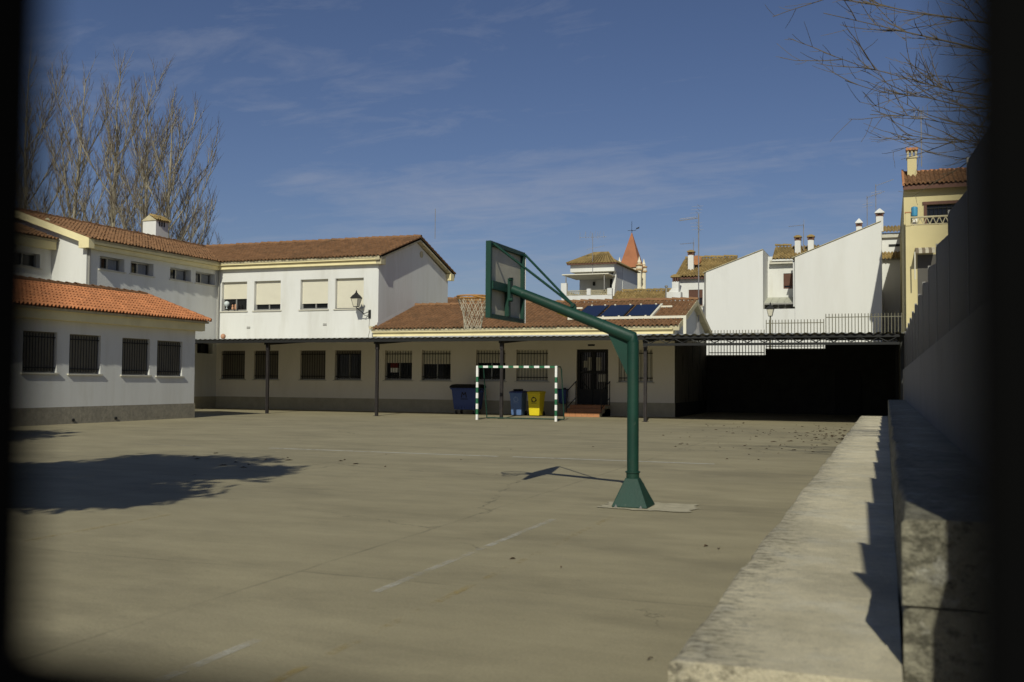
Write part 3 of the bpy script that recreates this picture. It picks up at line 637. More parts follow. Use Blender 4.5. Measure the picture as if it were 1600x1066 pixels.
k = MB(); k.box((-31.75, 36.26, 3.05), (-8.4, 36.36, 3.178)); k.build('front_beam', 'iron', t)
k = MB(); k.box((-8.45, 36.3, 3.09), (.44, 36.38, 3.19)); k.box((-8.45, 36.3, 2.83), (.44, 36.38, 2.92)); k.build('truss_chord', 'iron', t)
n = 15
for i in range(n):
    x0 = -8.45+8.8*i/n; x1 = x0+8.8/n; xm = (x0+x1)/2; k = MB()
    k.tube([(x0, 36.34, 3.08), (xm, 36.34, 2.93)], .018, 5); k.tube([(xm, 36.34, 2.93), (x1, 36.34, 3.08)], .018, 5); k.build('truss_brace', 'iron', t)
for yy in (39.5, 42.8, 46):
    k = MB(); k.box((-8.3, yy, 3.0+(yy-36.2)*CS), (.44, yy+.08, 3.13+(yy-36.2)*CS)); k.build('purlin', 'iron', t)
for x in (-30.5, -25.05, -19.72, -14.19, -8.43):
    k = MB(); k.box((x-.056, 36.57, 0), (x-.01, 36.68, 3.05)); k.box((x+.01, 36.57, 0), (x+.056, 36.68, 3.05)); k.box((x-.01, 36.6, 0), (x+.01, 36.65, 3.04)); k.box((x-.11, 36.5, 0), (x+.11, 36.75, .012)); k.box((x-.066, 36.55, 2.75), (x+.066, 36.70, 3.05)); k.build('post', 'post', t)
    k = MB(); k.prism([(x-.05, 36.4, 3.17), (x-.05, 41.9, 3.42), (x-.05, 41.9, 3.36), (x-.05, 36.72, 2.97), (x-.05, 36.4, 2.97)], (.1, 0, 0)); k.build('rafter', 'iron', t)
for yy in (42.5, 46, 49.4):
    k = MB(); k.box((.36, yy-.06, 0), (.46, yy+.06, 3.1)); k.build('post', 'iron', t)
o = MB().lathe((-27.45, 36.7, 3.24), [(.11*math.sin(math.pi*i/10)+.001, .12-.12*math.cos(math.pi*i/10)) for i in range(11)], 16).build('ball', 'skin_pink', loc=(-27.45, 36.7, 3.24), smooth=True)
prop(o, 'faded orange ball stuck on top of the canopy roof', 'ball')

# ---- back boundary wall under the railing
t = thing('back_wall', (-4, 50, 0), 'stepped wall with deep shade painted in as black under the right end of the canopy', 'wall')
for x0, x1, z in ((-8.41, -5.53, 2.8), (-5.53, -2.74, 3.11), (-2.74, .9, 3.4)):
    k = MB(); k.box((x0+.003, 50, 0), (x1-.003, 50.3, z)); k.build('wall_section', 'shade_wall', t)
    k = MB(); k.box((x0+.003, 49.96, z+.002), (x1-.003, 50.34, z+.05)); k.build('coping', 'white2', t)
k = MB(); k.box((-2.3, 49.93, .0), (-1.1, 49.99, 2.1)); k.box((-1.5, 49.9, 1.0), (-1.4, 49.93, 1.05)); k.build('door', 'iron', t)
k = MB(); k.prism([(.47, 36.6, 0), (.47, 49.99, 0), (.47, 49.99, 3.79), (.47, 36.6, 3.21)], (.17, 0, 0)); prop(k.build('side_wall', 'shade_wall', loc=(.5, 43, 0)), 'side wall with shade painted in as a dark colour, closing the covered porch at its right end', 'wall')  # dark colour holds the shade; top raised to the canopy against sun
t = thing('iron_railing', (-4, 50.15, 2.85), 'olive iron railing in three stepped sections on the wall above the canopy', 'railing')
for x0, x1, zb, zt in ((-8.3, -5.6, 2.85, 4.1), (-5.5, -2.8, 3.16, 4.58), (-2.7, .7, 3.45, 4.83)):
    b = MB(); b.tube([(0, 0, 0), (0, 0, zt-zb)], .02, 6); me = mesh_of(b, 'picket', 'rail'); n = int((x1-x0)/.145)
    for i in range(n+1): inst('picket', me, (x0+(x1-x0)*i/n, 50.15, zb), t)
    for z in (zb+.12, zt-.17):
        k = MB(); k.box((x0-.02, 50.135, z-.02), (x1+.02, 50.165, z+.02)); k.build('cross_rail', 'rail', t)

# ------------------------------------------------------------------ basketball hoop
Yc = 11.77; px = -2.86
t = thing('basketball_hoop', (px, Yc, 0), 'dark green basketball post with slanted arm, small backboard and torn white net', 'basketball hoop')
k = MB(); k.loft([(px+.01, Yc, .215, .215, .009), (px+.01, Yc, .215, .215, .02), (px, Yc, .075, .075, .345)]); k.build('base', 'green', t, bevel=.008)
for sx in (-.15, .15):
    k = MB(); k.lathe((px+sx, Yc-.222, .012), [(.016, 0), (.016, .012), (.007, .013), (.007, .028)], 6); k.build('bolt', 'zinc', t)
k = MB(); k.lathe((px, Yc, .33), [(.078, 0), (.078, .075), (.09, .077), (.09, .092), (.07, .095)], 20); k.build('collar', 'green', t, smooth=True)
el = Vector((px-.0, Yc, 2.03)); end = Vector((-4.42, Yc, 2.655)); dv = (end-el).normalized()
k = MB(); k.tube([(px, Yc, .3), (px, Yc, 1.2), (px, Yc, 1.98)], [.07, .07, .07], 24)
k.build('pole', 'green', t, smooth=True)
k = MB(); P = []
mit = Vector((0, 0, 1))
pts = [Vector((px, Yc, 1.975)), el+Vector((.0, 0, -.004)), el+dv*.42, end]; k.tube(pts, [.071, .078, .072, .056], 24); k.build('arm', 'green', t, smooth=True)
k = MB(); a = el+dv*.34; k.prism([(px-.05, Yc-.006, 2.0), (a.x, Yc-.006, a.z-.05), (a.x+.0, Yc-.006, a.z-.07), (px-.05, Yc-.006, 1.53)], (0, .012, 0)); k.build('gusset', 'green', t)
k = MB(); k.tube([el+dv*.40, el+dv*.415], .0765, 24); k.build('weld_ring', 'green', t, smooth=True)
k = MB(); k.tube([el+dv*.90+Vector((0, -.0, -.066)), el+dv*1.04+Vector((0, 0, -.064))], .012, 6); k.build('label_plate', 'yellow', t)
bx = -4.53; y0, y1, z0, z1 = 11.2, 12.44, 2.265, 3.205
k = MB()
k.box((bx-.03, y0, z0), (bx+.035, y0+.05, z1)); k.box((bx-.03, y1-.05, z0), (bx+.035, y1, z1)); k.box((bx-.028, y0+.05, z0), (bx+.033, y1-.05, z0+.05)); k.box((bx-.028, y0+.05, z1-.05), (bx+.033, y1-.05, z1))
k.box((bx-.005, y0+.05, 2.62), (bx+.05, y1-.05, 2.72)); k.box((bx-.005, 11.79, z0+.05), (bx+.05, 11.86, 2.62)); k.build('board_frame', 'green', t)
k = MB(); k.box((bx-.03, y0+.051, z0+.051), (bx-.015, y1-.051, z1-.051)); k.build('backboard', 'board', t)
k = MB(); k.box((bx-.03, y1+.001, z0+.0), (bx+.04, y1+.014, z1-.01)); k.build('edge_strip', 'wpaint', t)
k = MB(); k.box((-4.47, Yc-.05, 2.5), (-4.435, Yc+.05, 2.79)); k.tube([(-4.45, Yc-.05, 2.78), (-4.40, Yc-.05, 2.78)], .02, 8); k.tube([(-4.45, Yc-.05, 2.52), (-4.40, Yc-.05, 2.52)], .02, 8); k.build('bracket', 'green', t)
lug = Vector((-3.62, Yc, 2.44))
for yy in (y0+.08, y1-.02):
    k = MB(); k.tube([lug, (bx+.04, yy, z1-.03)], .016, 10); k.build('stay_rod', 'green', t, smooth=True)
k = MB(); k.tube([(-3.62, Yc-.04, 2.44), (-3.62, Yc+.04, 2.44)], .026, 10); k.box((-3.65, Yc-.02, 2.35), (-3.58, Yc+.02, 2.43)); k.build('lug', 'green', t)
RC = Vector((-4.97, Yc+.04, 2.58)); RR = .215
k = MB(); k.tube([RC+Vector((RR*math.cos(a*math.pi/18), RR*math.sin(a*math.pi/18), 0)) for a in range(37)], .011, 8, False)
k.tube([RC+Vector((RR*math.cos(a*math.pi/18), RR*math.sin(a*math.pi/18), -.03)) for a in range(37)], .008, 8, False)
k.box((-4.765, RC.y-.09, 2.5), (bx-.031, RC.y+.09, 2.6)); k.tube([RC+Vector((.05, -RR, 0)), (bx-.03, RC.y-.1, 2.5)], .009, 6); k.tube([RC+Vector((.05, RR, 0)), (bx-.03, RC.y+.1, 2.5)], .009, 6); k.build('rim', 'orange', t, smooth=True)
k = MB(); prof = [(RR, -.01), (.172, -.11), (.14, -.2), (.123, -.285), (.115, -.36), (.11, -.42)]; NN = 12
def npnt(i, j): a = 2*math.pi*(j+(i % 2)*.5)/NN; r, z = prof[i]; return RC+Vector((r*math.cos(a)+.02*z, r*math.sin(a), z+random.uniform(-.012, .012)))
NP = [[npnt(i, j) for j in range(NN)] for i in range(len(prof))]
for i in range(len(prof)-1):
    for j in range(NN):
        for dj in ((0, -1) if i % 2 == 0 else (0, 1)):
            if random.random() < .04: continue
            a, b = NP[i][j], NP[i+1][(j+dj) % NN]; mid = (a+b)/2+Vector((0, 0, -.012)); k.tube([a, mid, b], .0034, 5, False)
k.build('net', 'net', t)

# ------------------------------------------------------------------ goal
t = thing('handball_goal', (-13.03, 35.15, 0), 'small goal with green and white striped posts and no net', 'goal')
gw = .04; gx0, gx1, gy = -14.6, -11.44, 35.12
bands = 12; H = 2.06
for x in (gx0, gx1):
    for i in range(9):
        z0_, z1_ = i*.205, (i+1)*.205
        if i == 8: z1_ = H
        k = MB(); k.box((x-gw, gy-gw, z0_+.0015), (x+gw, gy+gw, z1_)); k.build('post_band', 'wpaint' if i % 2 == 0 else 'green2', t)
n = 15; L = gx1-gx0-2*gw
for i in range(n):
    a = gx0+gw+L*i/n; b = a+L/n; k = MB(); k.box((a+.0015, gy-gw, H-.08), (b-.0015, gy+gw, H)); k.build('crossbar_band', ('shutter' if i == 7 else 'wpaint') if i % 2 == 1 else 'green2', t)
for x in (gx0, gx1):
    k = MB(); k.tube([(x, gy, H-.03), (x+.0, gy+.5, H-.03), (x, gy+.62, H-.12), (x, gy+1.0, .05), (x, gy, .05)], .022, 8); k.build('back_stay', 'green', t, smooth=True)
k = MB(); k.tube([(gx0, gy+1.0, .05), (gx1, gy+1.0, .05)], .024, 8); k.build('ground_bar', 'green', t, smooth=True)

# ------------------------------------------------------------------ bins
t = thing('waste_container', (-17.45, 40.85, 0), 'large blue wheeled waste container by the porch wall', 'waste container')
cx, cy = -17.45, 40.9
k = MB(); k.loft([(cx, cy, .5, .36, .2), (cx, cy, .53, .38, .3), (cx, cy, .60, .46, 1.08), (cx, cy, .66, .5, 1.1), (cx, cy, .66, .5, 1.16)]); k.build('body', 'dblue', t, bevel=.025)
k = MB()
pr_ = [(cy-.52, 1.162), (cy-.5, 1.24), (cy-.25, 1.31), (cy+.15, 1.33), (cy+.45, 1.27), (cy+.52, 1.162)]
k.prism([(cx-.68, a, b) for a, b in pr_], (1.36, 0, 0)); k.build('lid', 'rubber', t, bevel=.01)
for i in range(7):
    k = MB(); xx = cx-.46+i*.153; k.box((xx-.012, cy-.425, .26), (xx+.012, cy-.36, .34)); k.build('rib', 'blue', t)
k = MB(); k.box((cx-.5, cy-.43, .33), (cx+.5, cy-.38, .36)); k.box((cx-.74, cy-.1, .98), (cx-.62, cy+.1, 1.06)); k.box((cx+.62, cy-.1, .98), (cx+.74, cy+.1, 1.06)); k.build('trim', 'dblue', t)
for sx in (-.42, .42):
    for sy in (-.28, .28):
        k = MB(); k.tube([(cx+sx-.025, cy+sy, .1), (cx+sx+.025, cy+sy, .1)], .1, 14); wh = k.build('wheel', 'rubber', t, smooth=True)
        k = MB(); k.tube([(cx+sx-.03, cy+sy, .1), (cx+sx+.03, cy+sy, .1)], .05, 10); k.prism([(cx+sx-.035, cy+sy-.05, .1), (cx+sx-.035, cy+sy+.05, .1), (cx+sx-.035, cy+sy+.05, .22), (cx+sx-.035, cy+sy-.05, .22)], (.07, 0, 0)); k.build('hub', 'frame', wh)
k = MB(); yy = lambda z: cy-.38-(z-.3)*.1026-.004
def M_poly(x, z, s):
    st = [(0, 0, .18, 1), (.18, 1, .5, .45), (.5, .45, .82, 1), (.82, 1, 1, 0)]
    for a, b, c, d in st:
        A = (x+a*s, z+b*s); B = (x+c*s, z+d*s); ln = math.hypot(B[0]-A[0], B[1]-A[1]); nx, nz = -(B[1]-A[1])/ln*.022, (B[0]-A[0])/ln*.022
        k.quad(*[(p_[0], yy(p_[1]), p_[1]) for p_ in ((A[0]-nx, A[1]-nz), (B[0]-nx, B[1]-nz), (B[0]+nx, B[1]+nz), (A[0]+nx, A[1]+nz))])
M_poly(cx-.13, .74, .24); k.quad((cx-.17, yy(.66), .66), (cx+.17, yy(.66), .66), (cx+.17, yy(.69), .69), (cx-.17, yy(.69), .69)); k.build('emblem', 'pictogram', t)
def bin_(name, x, y, body, lid, label, top=False, emb='pictogram'):
    t = thing(name, (x, y, 0), label, 'wheelie bin', 'two recycling bins by the porch wall')
    k = MB(); k.loft([(x, y, .215, .26, .03), (x, y, .225, .27, .1), (x, y, .275, .345, .93), (x, y, .29, .365, .94), (x, y, .29, .365, .98)]); k.build('body', body, t, bevel=.02)
    k = MB(); k.prism([(x-.3, y-.38, .983), (x-.3, y-.37, 1.03), (x-.3, y, 1.075), (x-.3, y+.36, 1.05), (x-.3, y+.4, .983)], (.6, 0, 0)); k.build('lid', lid, t, bevel=.012)
    if top: k = MB(); k.box((x-.17, y-.2, 1.075), (x+.17, y+.12, 1.14)); k.build('slot_cover', 'rubber', t, bevel=.01)
    for sx in (-.24, .24):
        k = MB(); k.tube([(x+sx-.03, y+.27, .1), (x+sx+.03, y+.27, .1)], .1, 14); k.build('wheel', 'rubber', t, smooth=True)
    k = MB(); k.tube([(x-.22, y+.41, .97), (x+.22, y+.41, .97)], .016, 8); k.build('handle', lid, t)
    k = MB(); f = lambda z: y-.27-(z-.1)*.0904-.004
    cz = .7
    for q in range(3):                             # three bent arrows round a ring
        a0 = 2*math.pi*q/3+.2; pts = []
        for i in range(7): a = a0+i*.24; pts.append((x+math.cos(a)*.095, cz+math.sin(a)*.095))
        for (ax, az), (bx_, bz) in zip(pts[:-1], pts[1:]):
            dx, dz = ax-x, az-cz; ex, ez = bx_-x, bz-cz
            P_ = [(x+dx*.78, cz+dz*.78), (x+ex*.78, cz+ez*.78), (x+ex*1.18, cz+ez*1.18), (x+dx*1.18, cz+dz*1.18)]; k.quad(*[(p_[0], f(p_[1]), p_[1]) for p_ in P_])
        a = a0+1.44; dx, dz = math.cos(a)*.095, math.sin(a)*.095; tx, tz = -math.sin(a)*.07, math.cos(a)*.07
        P_ = [(x+dx*.5, cz+dz*.5), (x+dx+tx, cz+dz+tz), (x+dx*1.5, cz+dz*1.5)]; k.quad(*[(p_[0], f(p_[1]), p_[1]) for p_ in P_])
    k.quad(*[(x+a, f(b), b) for a, b in ((-.12, .545), (.12, .545), (.12, .565), (-.12, .565))]); k.build('emblem', emb, t)
bin_('recycling_bin', -14.83, 40.3, 'lblue', 'dblue', 'blue wheelie bin with a black block on its lid, left of the yellow one', True, 'pictogram_w')
bin_('recycling_bin', -13.98, 40.2, 'yellow', 'yellow', 'bright yellow wheelie bin right of the blue bin behind the goal')
t = thing('litter_bin', (-13.28, 41.78, .52), 'round dark navy litter basket fixed to the wall right of the yellow bin', 'litter bin')
k = MB(); k.lathe((-13.28, 41.74, .5), [(.13, 0), (.19, .05), (.22, .4), (.235, .62), (.235, .66), (.21, .66), (.2, .1)], 20); k.build('basket', 'dblue', t, smooth=True)
k = MB(); k.lathe((-13.28, 41.74, 1.12), [(.245, 0), (.245, .04), (.225, .04), (.225, 0)], 20, False); k.box((-13.34, 41.95, .7), (-13.22, 42.0, 1.2)); k.build('ring', 'iron', t, smooth=True)

# ---- entrance steps + handrails
t = thing('entrance_steps', (-11.95, 41, 0), 'three terracotta tiled steps up to the black double door', 'steps')
for i, (yf, z0_, z1_) in enumerate(((40.2, 0, .17), (40.65, .172, .33), (41.05, .332, .475))):
    k = MB(); k.box((-12.75, yf+.02, z0_ if i == 0 else .01), (-11.2, 41.97, z1_-.014)); k.build('step_core', 'patch', t)
    n = 6; wd = 1.55/n
    rb = MB(); rb.box((.004, 0, .004), (wd-.004, .018, z1_-z0_-.02)); rme = mesh_of(rb, 'step_tile', 'tile_red')
    tb = MB(); tb.box((.004, -.015, 0), (wd-.004, (.40 if i < 2 else .9), .016)); tme = mesh_of(tb, 'step_tile', 'tile_red')
    for j in range(n): inst('step_tile', rme, (-12.75+wd*j, yf, z0_), t); inst('step_tile', tme, (-12.75+wd*j, yf, z1_-.014), t)
for x, lab in ((-12.68, 'black handrail at the left side of the entrance steps'), (-11.16, 'black handrail at the right side of the entrance steps')):
    t = thing('handrail', (x, 41, 0), lab, 'handrail', 'handrails of the entrance steps')
    k = MB(); k.tube([(x, 40.35, .17), (x, 40.35, 1.05), (x, 41.75, 1.5)], .022, 8); k.build('top_rail', 'iron', t, smooth=True)
    k = MB(); k.tube([(x, 40.35, .35), (x, 41.75, .8)], .018, 8); k.build('lower_rail', 'iron', t)
    k = MB(); k.tube([(x, 41.7, .47), (x, 41.7, 1.49)], .02, 8); k.build('rail_post', 'iron', t)

# ---- lanterns
def lantern_head(mbf, mbg, c, s):
    x, y, z = c
    mbg.loft([(x, y, .11*s, .11*s, z), (x, y, .2*s, .2*s, z+.42*s)])
    for sx in (-1, 1):
        for sy in (-1, 1): mbf.tube([(x+sx*.112*s, y+sy*.112*s, z), (x+sx*.203*s, y+sy*.203*s, z+.42*s)], .013*s, 5)
    mbf.loft([(x, y, .12*s, .12*s, z-.03*s), (x, y, .12*s, .12*s, z)])
    mbf.loft([(x, y, .235*s, .235*s, z+.42*s), (x, y, .235*s, .235*s, z+.45*s), (x, y, .15*s, .15*s, z+.58*s), (x, y, .08*s, .08*s, z+.66*s), (x, y, .05*s, .05*s, z+.72*s)])
    mbf.lathe((x, y, z+.72*s), [(.04*s, 0), (.055*s, .04*s), (.03*s, .08*s), (.01*s, .14*s)], 8)
t = thing('wall_lantern', (-23.1, 41.9, 4.6), 'black wall lantern on a bracket beside the upper shuttered windows', 'lantern')
f_, g_ = MB(), MB(); lantern_head(f_, g_, (-23.42, 41.35, 4.95), .9); f_.build('lamp_frame', 'iron', t); g_.build('lamp_glass', 'lampglass', t)
k = MB(); k.box((-23.1, 41.95, 4.42), (-22.98, 42.0, 4.82)); k.tube([(-23.04, 41.97, 4.75), (-23.2, 41.7, 4.62), (-23.42, 41.35, 4.9)], .02, 6); k.tube([(-23.04, 41.97, 4.48), (-23.2, 41.75, 4.56), (-23.3, 41.55, 4.75)], .015, 6); k.build('bracket', 'iron', t)
k = MB(); k.tube([(-23.05, 41.99, 4.42), (-23.08, 41.99, 4.0), (-23.02, 41.99, 3.85), (-23.1, 41.99, 3.6), (-23.1, 41.99, 3.45)], .012, 5); k.build('cable', 'fence_post', t)
t = thing('street_lamp', (-5.6, 52.5, 0), 'street lamp with a lantern head in front of the blank white house walls', 'street lamp')
f_, g_ = MB(), MB(); lantern_head(f_, g_, (-5.55, 52.5, 4.93), .82); f_.build('lamp_frame', 'iron', t); g_.build('lamp_glass', 'lampglass', t)
k = MB(); k.lathe((-5.55, 52.5, 0), [(.12, 0), (.1, .5), (.05, .7), (.04, 4.9)], 10); k.build('post', 'rail', t, smooth=True)

# ------------------------------------------------------------------ background houses
def gable_wall(par, poly, y, th, m='white2'):
    k = MB(); k.prism([(x, y, z) for x, z in poly], (0, th, 0)); return k.build('wall', m, par)
def chimney(par, x, y, z0, zt, w=.3, cap='tile_y', body='white', pyramid=False):
    k = MB(); k.box((x-w/2, y-w/2, z0), (x+w/2, y+w/2, zt-.34)); c = k.build('chimney', body, par)
    k = MB()
    for sx in (-1, 1):
        for sy in (-1, 1): k.box((x+sx*w*.42-.045, y+sy*w*.42-.045, zt-.34), (x+sx*w*.42+.045, y+sy*w*.42+.045, zt-.16))
    k.box((x-w*.3, y-w*.3, zt-.339), (x+w*.3, y+w*.3, zt-.161))
    k.build('chimney_vents', 'brown', c)
    k = MB()
    h = w*.68
    if pyramid: k.loft([(x, y, h, h, zt-.16), (x, y, h, h, zt-.12), (x, y, .03, .03, zt+.12)]); k.build('chimney_cap', 'white', c)
    else: k.loft([(x, y, h, h, zt-.16), (x, y, h, h, zt-.1), (x, y, h*.3, h*.3, zt)]); k.build('chimney_cap', cap, c)
t = thing('house', (-8.5, 58, 0), 'house with a blank sloping white wall left of the recessed front with awning', 'house')
gable_wall(t, [(-9.78, 0), (-6.54, 0), (-6.54, 9.09), (-9.78, 7.91)], 58, 7)
k = MB(); k.prism([(-9.95, 57.93, 7.85), (-6.54, 57.93, 9.09), (-6.54, 57.93, 9.125), (-9.95, 57.93, 7.885)], (0, 7, 0)); k.build('roof', 'verge', t)
k = MB(); k.tube([(-9.82, 57.94, 7.8), (-9.82, 57.94, 4)], .05, 6); k.build('downpipe', 'fence_post', t)
t = thing('house', (-11.2, 61, 0), 'white house with ochre roof and brown shuttered window right of the hall gable', 'house')
mpa = mapper('x', 61.0); w = MB(); holed(w, mpa, -12.06, -9.4, 0, 7.9, [(-11.34, 6.16, -10.48, 7.17)], .15); w.box((-12.06, 61.2, 0), (-9.4, 67, 7.9)); w.build('wall', 'white2', t)
window(t, mpa, -11.34, 6.16, -10.48, 7.17, depth=.12, shut=.5, shut_m='brown', sill=True, fr='brown')
tiles((-12.15, 60.65, 7.95), (1, 0, 0), (0, 1, .45), 3.4, 3.7, 'tile_y', t, w=.2); slab('roof', (-12.1, 60.7, 7.93), (-8.8, 60.7, 7.93), (-8.8, 64, 9.42), (-12.1, 64, 9.42), .12, 'brown', t)
ridge((-12.1, 64.05, 9.5), (-8.8, 64.05, 9.5), 'tile_y', t)
chimney(t, -11.35, 61.9, 8.4, 9.75, .34)
k = MB(); k.tube([(-10.98, 62, 9.1), (-11.02, 61.9, 9.1)], .3, 14); k.build('satellite_dish', 'tile_red', t)
t = thing('house', (-5.7, 60.5, 0), 'recessed white house front with brown window and glass awning between two blank walls', 'house')
mpr = mapper('x', 60.5); w = MB(); holed(w, mpr, -6.75, -4.4, 0, 8.72, [(-5.64, 7.04, -4.8, 7.95)], .15); w.box((-6.53, 58.02, 0), (-4.79, 58.25, 5.68)); w.box((-6.75, 60.7, 0), (-6.22, 62, 9.0)); w.box((-6.4, 60.7, 0), (-4.4, 66, 8.7)); w.build('wall', 'white', t)
window(t, mpr, -5.64, 7.04, -4.8, 7.95, depth=.12, shut=.8, shut_m='brown', sill=False, fr='brown')
tiles((-6.25, 60.1, 8.78), (1, 0, 0), (0, 1, .5), 2.6, 2.1, 'tile_y', t); slab('roof', (-6.25, 60.1, 8.75), (-3.7, 60.1, 8.75), (-3.7, 62, 9.7), (-6.25, 62, 9.7), .1, 'white', t)
ridge((-6.25, 62, 9.78), (-5.3, 62, 9.78), 'tile_y', t)
k = MB(); k.box((-6.4, 60.15, 8.5), (-4.6, 60.45, 8.6)); k.box((-6.4, 60.2, 8.64), (-4.6, 60.45, 8.72)); k.build('cornice', 'sill', t)
for i in range(5):
    a = -6.58+i*.385; k = MB(); k.prism([(a, 58.4, 6.02), (a+.37, 58.4, 6.02), (a+.37, 60.48, 6.52), (a, 60.48, 6.52)], (0, 0, .02)); k.build('awning_panel', 'polycarb', t)
k = MB(); k.box((-6.58, 58.36, 5.96), (-4.68, 58.4, 6.04)); k.box((-6.56, 58.36, 5.68), (-6.5, 58.4, 5.96)); k.build('awning_frame', 'fence_post', t)
chimney(t, -4.84, 60.9, 9.0, 10.25, .33); chimney(t, -4.1, 60.9, 9.0, 10.25, .33)
t = thing('house', (-2.4, 58, 0), 'largest blank white house wall with a sloping top and two capped chimneys', 'house')
gable_wall(t, [(-4.78, 0), (-.18, 0), (-.18, 10.39), (-4.78, 8.58)], 58, 8)
k = MB(); k.prism([(-4.95, 57.94, 8.54), (-.2, 57.94, 10.4), (-.2, 57.94, 10.435), (-4.95, 57.94, 8.575)], (0, 8, 0)); k.build('roof', 'verge', t)
k = MB(); k.tube([(-5.0, 59.8, 8.6), (-4.86, 58.3, 8.3), (-4.84, 58.2, 5.8)], .06, 6); k.build('downpipe', 'white', t)
chimney(t, -1.38, 59.5, 9.4, 10.72, .3, pyramid=True); chimney(t, -.28, 59.3, 10, 11.2, .38, pyramid=True)
t = thing('house', (.5, 64, 0), 'narrow white house with two ochre tiled bands between the big blank wall and yellow house', 'house')
k = MB(); k.box((-.4, 64, 0), (3, 70, 8.95)); k.box((-.4, 64.8, 8.95), (3, 70, 10.7)); k.build('wall', 'white2', t)
k = MB(); k.box((.2, 64.78, 9.85), (2, 64.8, 10.0)); k.build('opening', 'iron', t)
tiles((-.3, 63.7, 8.98), (1, 0, 0), (0, 1, .52), 2.6, 1.1, 'tile_y', t); tiles((-.3, 64.5, 10.72), (1, 0, 0), (0, 1, .4), 2.6, 1.4, 'tile_y', t)
k = MB(); k.box((-.2, 64.62, 10.4), (2.4, 64.79, 10.6)); k.build('gutter', 'sill', t)
# terrace house
t = thing('terrace_house', (-17.3, 62, 0), 'small white house with roof terrace and ochre hipped roof above the solar panels', 'house')
mpt = mapper('x', 64.2)
w = MB(); holed(w, mpt, -19.3, -16.35, 5, 9.15, [(-17.2, 7.75, -16.7, 8.5)], .12); w.box((-19.3, 64.33, 5), (-16.35, 68.5, 9.13)); w.box((-19.3, 62.1, 8.62), (-16.35, 64.19, 9.13)); w.build('wall', 'white2', t)
w = MB(); w.prism([(-16.55, 62.1, 6.8), (-16.55, 64.19, 6.8), (-16.55, 64.19, 8.61), (-16.55, 62.7, 8.61), (-16.55, 62.1, 7.0)], (.2, 0, 0)); w.build('side_wall', 'white', t)
window(t, mpt, -17.2, 7.75, -16.7, 8.5, depth=.1, sill=False, fr='iron')
k = MB(); ev = [(-19.5, 61.8, 9.16), (-16.1, 61.8, 9.16), (-16.1, 68.7, 9.16), (-19.5, 68.7, 9.16)]; rg = [(-18.3, 64.3, 10.12), (-17.3, 64.3, 10.12), (-17.8, 66.6, 10.12)]
k.add(ev+rg, [(0, 1, 5, 4), (1, 2, 6, 5), (2, 3, 6), (3, 0, 4, 6), (4, 5, 6), (3, 2, 1, 0)]); k.build('roof', 'tile_y', t)
tl = MB()
for i in range(17):
    x = -19.45+i*.2; top = Vector((-18.3+(x+19.45)/3.35*1.0, 64.3, 10.14)); tl.tube([(x, 61.75, 9.19), top], .055, 5)
tl.build('roof_tiles', 'tile_y', t, kind='stuff')
k = MB(); k.box((-19.45, 61.82, 9.06), (-16.12, 62.0, 9.155)); k.build('eave', 'brown', t)
k = MB(); k.box((-19.55, 61.0, 6.5), (-16.2, 61.2, 6.98)); k.box((-19.58, 60.97, 6.98), (-19.2, 61.23, 7.8)); k.box((-17.85, 60.97, 6.98), (-17.6, 61.23, 7.4)); k.box((-16.5, 60.97, 6.98), (-16.2, 61.23, 7.4)); k.box((-19.55, 61.2, 5), (-16.2, 64, 6.6)); k.box((-19.5, 61.2, 6.6), (-19.3, 64.2, 7.3)); k.build('parapet', 'white', t)
for a, b in ((-19.2, -17.85), (-17.6, -16.5)):
    k = MB(); n = 9
    for i in range(n):
        x0 = a+(b-a)*i/n; x1 = a+(b-a)*(i+1)/n
        k.tube([(x0, 61.1, 7.0), (x1, 61.1, 7.26)], .022, 4); k.tube([(x1, 61.1, 7.0), (x0, 61.1, 7.26)], .022, 4)
    k.box((a, 61.05, 7.27), (b, 61.15, 7.31)); k.build('lattice', 'verge', t)
k = MB(); k.box((-19.5, 60.9, 8.3), (-16.4, 64.1, 8.36)); k.build('awning', 'shutter', t)
for x in (-19.25, -16.7):
    k = MB(); k.box((x-.03, 60.98, 7.3), (x+.03, 61.04, 8.3)); k.build('awning_post', 'fence_post', t)
k = MB(); k.box((-18.35, 64.1, 7.9), (-18.2, 64.19, 8.15)); k.build('lamp', 'iron', t)
t = thing('low_house', (-14, 62, 0), 'low ochre tiled roof between the terrace house and the white houses', 'house')
w = MB(); w.box((-17.5, 61.5, 0), (-12.3, 66, 6.2)); w.build('wall', 'white2', t)
tiles((-17.4, 60.8, 6.35), (1, 0, 0), (0, 1, .48), 5.1, 2.3, 'tile_y', t); slab('roof', (-17.4, 60.8, 6.3), (-12.3, 60.8, 6.3), (-12.3, 62.9, 7.3), (-17.4, 62.9, 7.3), .1, 'white2', t)
ridge((-16, 62.95, 7.37), (-12.3, 62.95, 7.37), 'tile_y', t)
t = thing('chimney', (-12.2, 60, 0), 'white chimney with tiled cap and metal flue left of the white house', 'chimney')
k = MB(); k.box((-12.45, 59.8, 5.5), (-11.6, 60.4, 6.95)); k.loft([(-12.05, 60.1, .3, .25, 6.95), (-11.95, 60.1, .2, .2, 7.2)]); k.box((-12.15, 59.9, 7.2), (-11.75, 60.3, 7.6)); k.build('stack', 'white', t)
k = MB()
for x in (-12.12, -11.98, -11.84): k.box((x, 59.86, 7.6), (x+.08, 60.3, 7.85))
k.build('vents', 'brown', t)
k = MB(); k.loft([(-11.95, 60.1, .3, .28, 7.85), (-11.95, 60.1, .27, .25, 7.95), (-11.95, 60.1, .1, .1, 8.05)]); k.build('cap', 'tile_y', t)
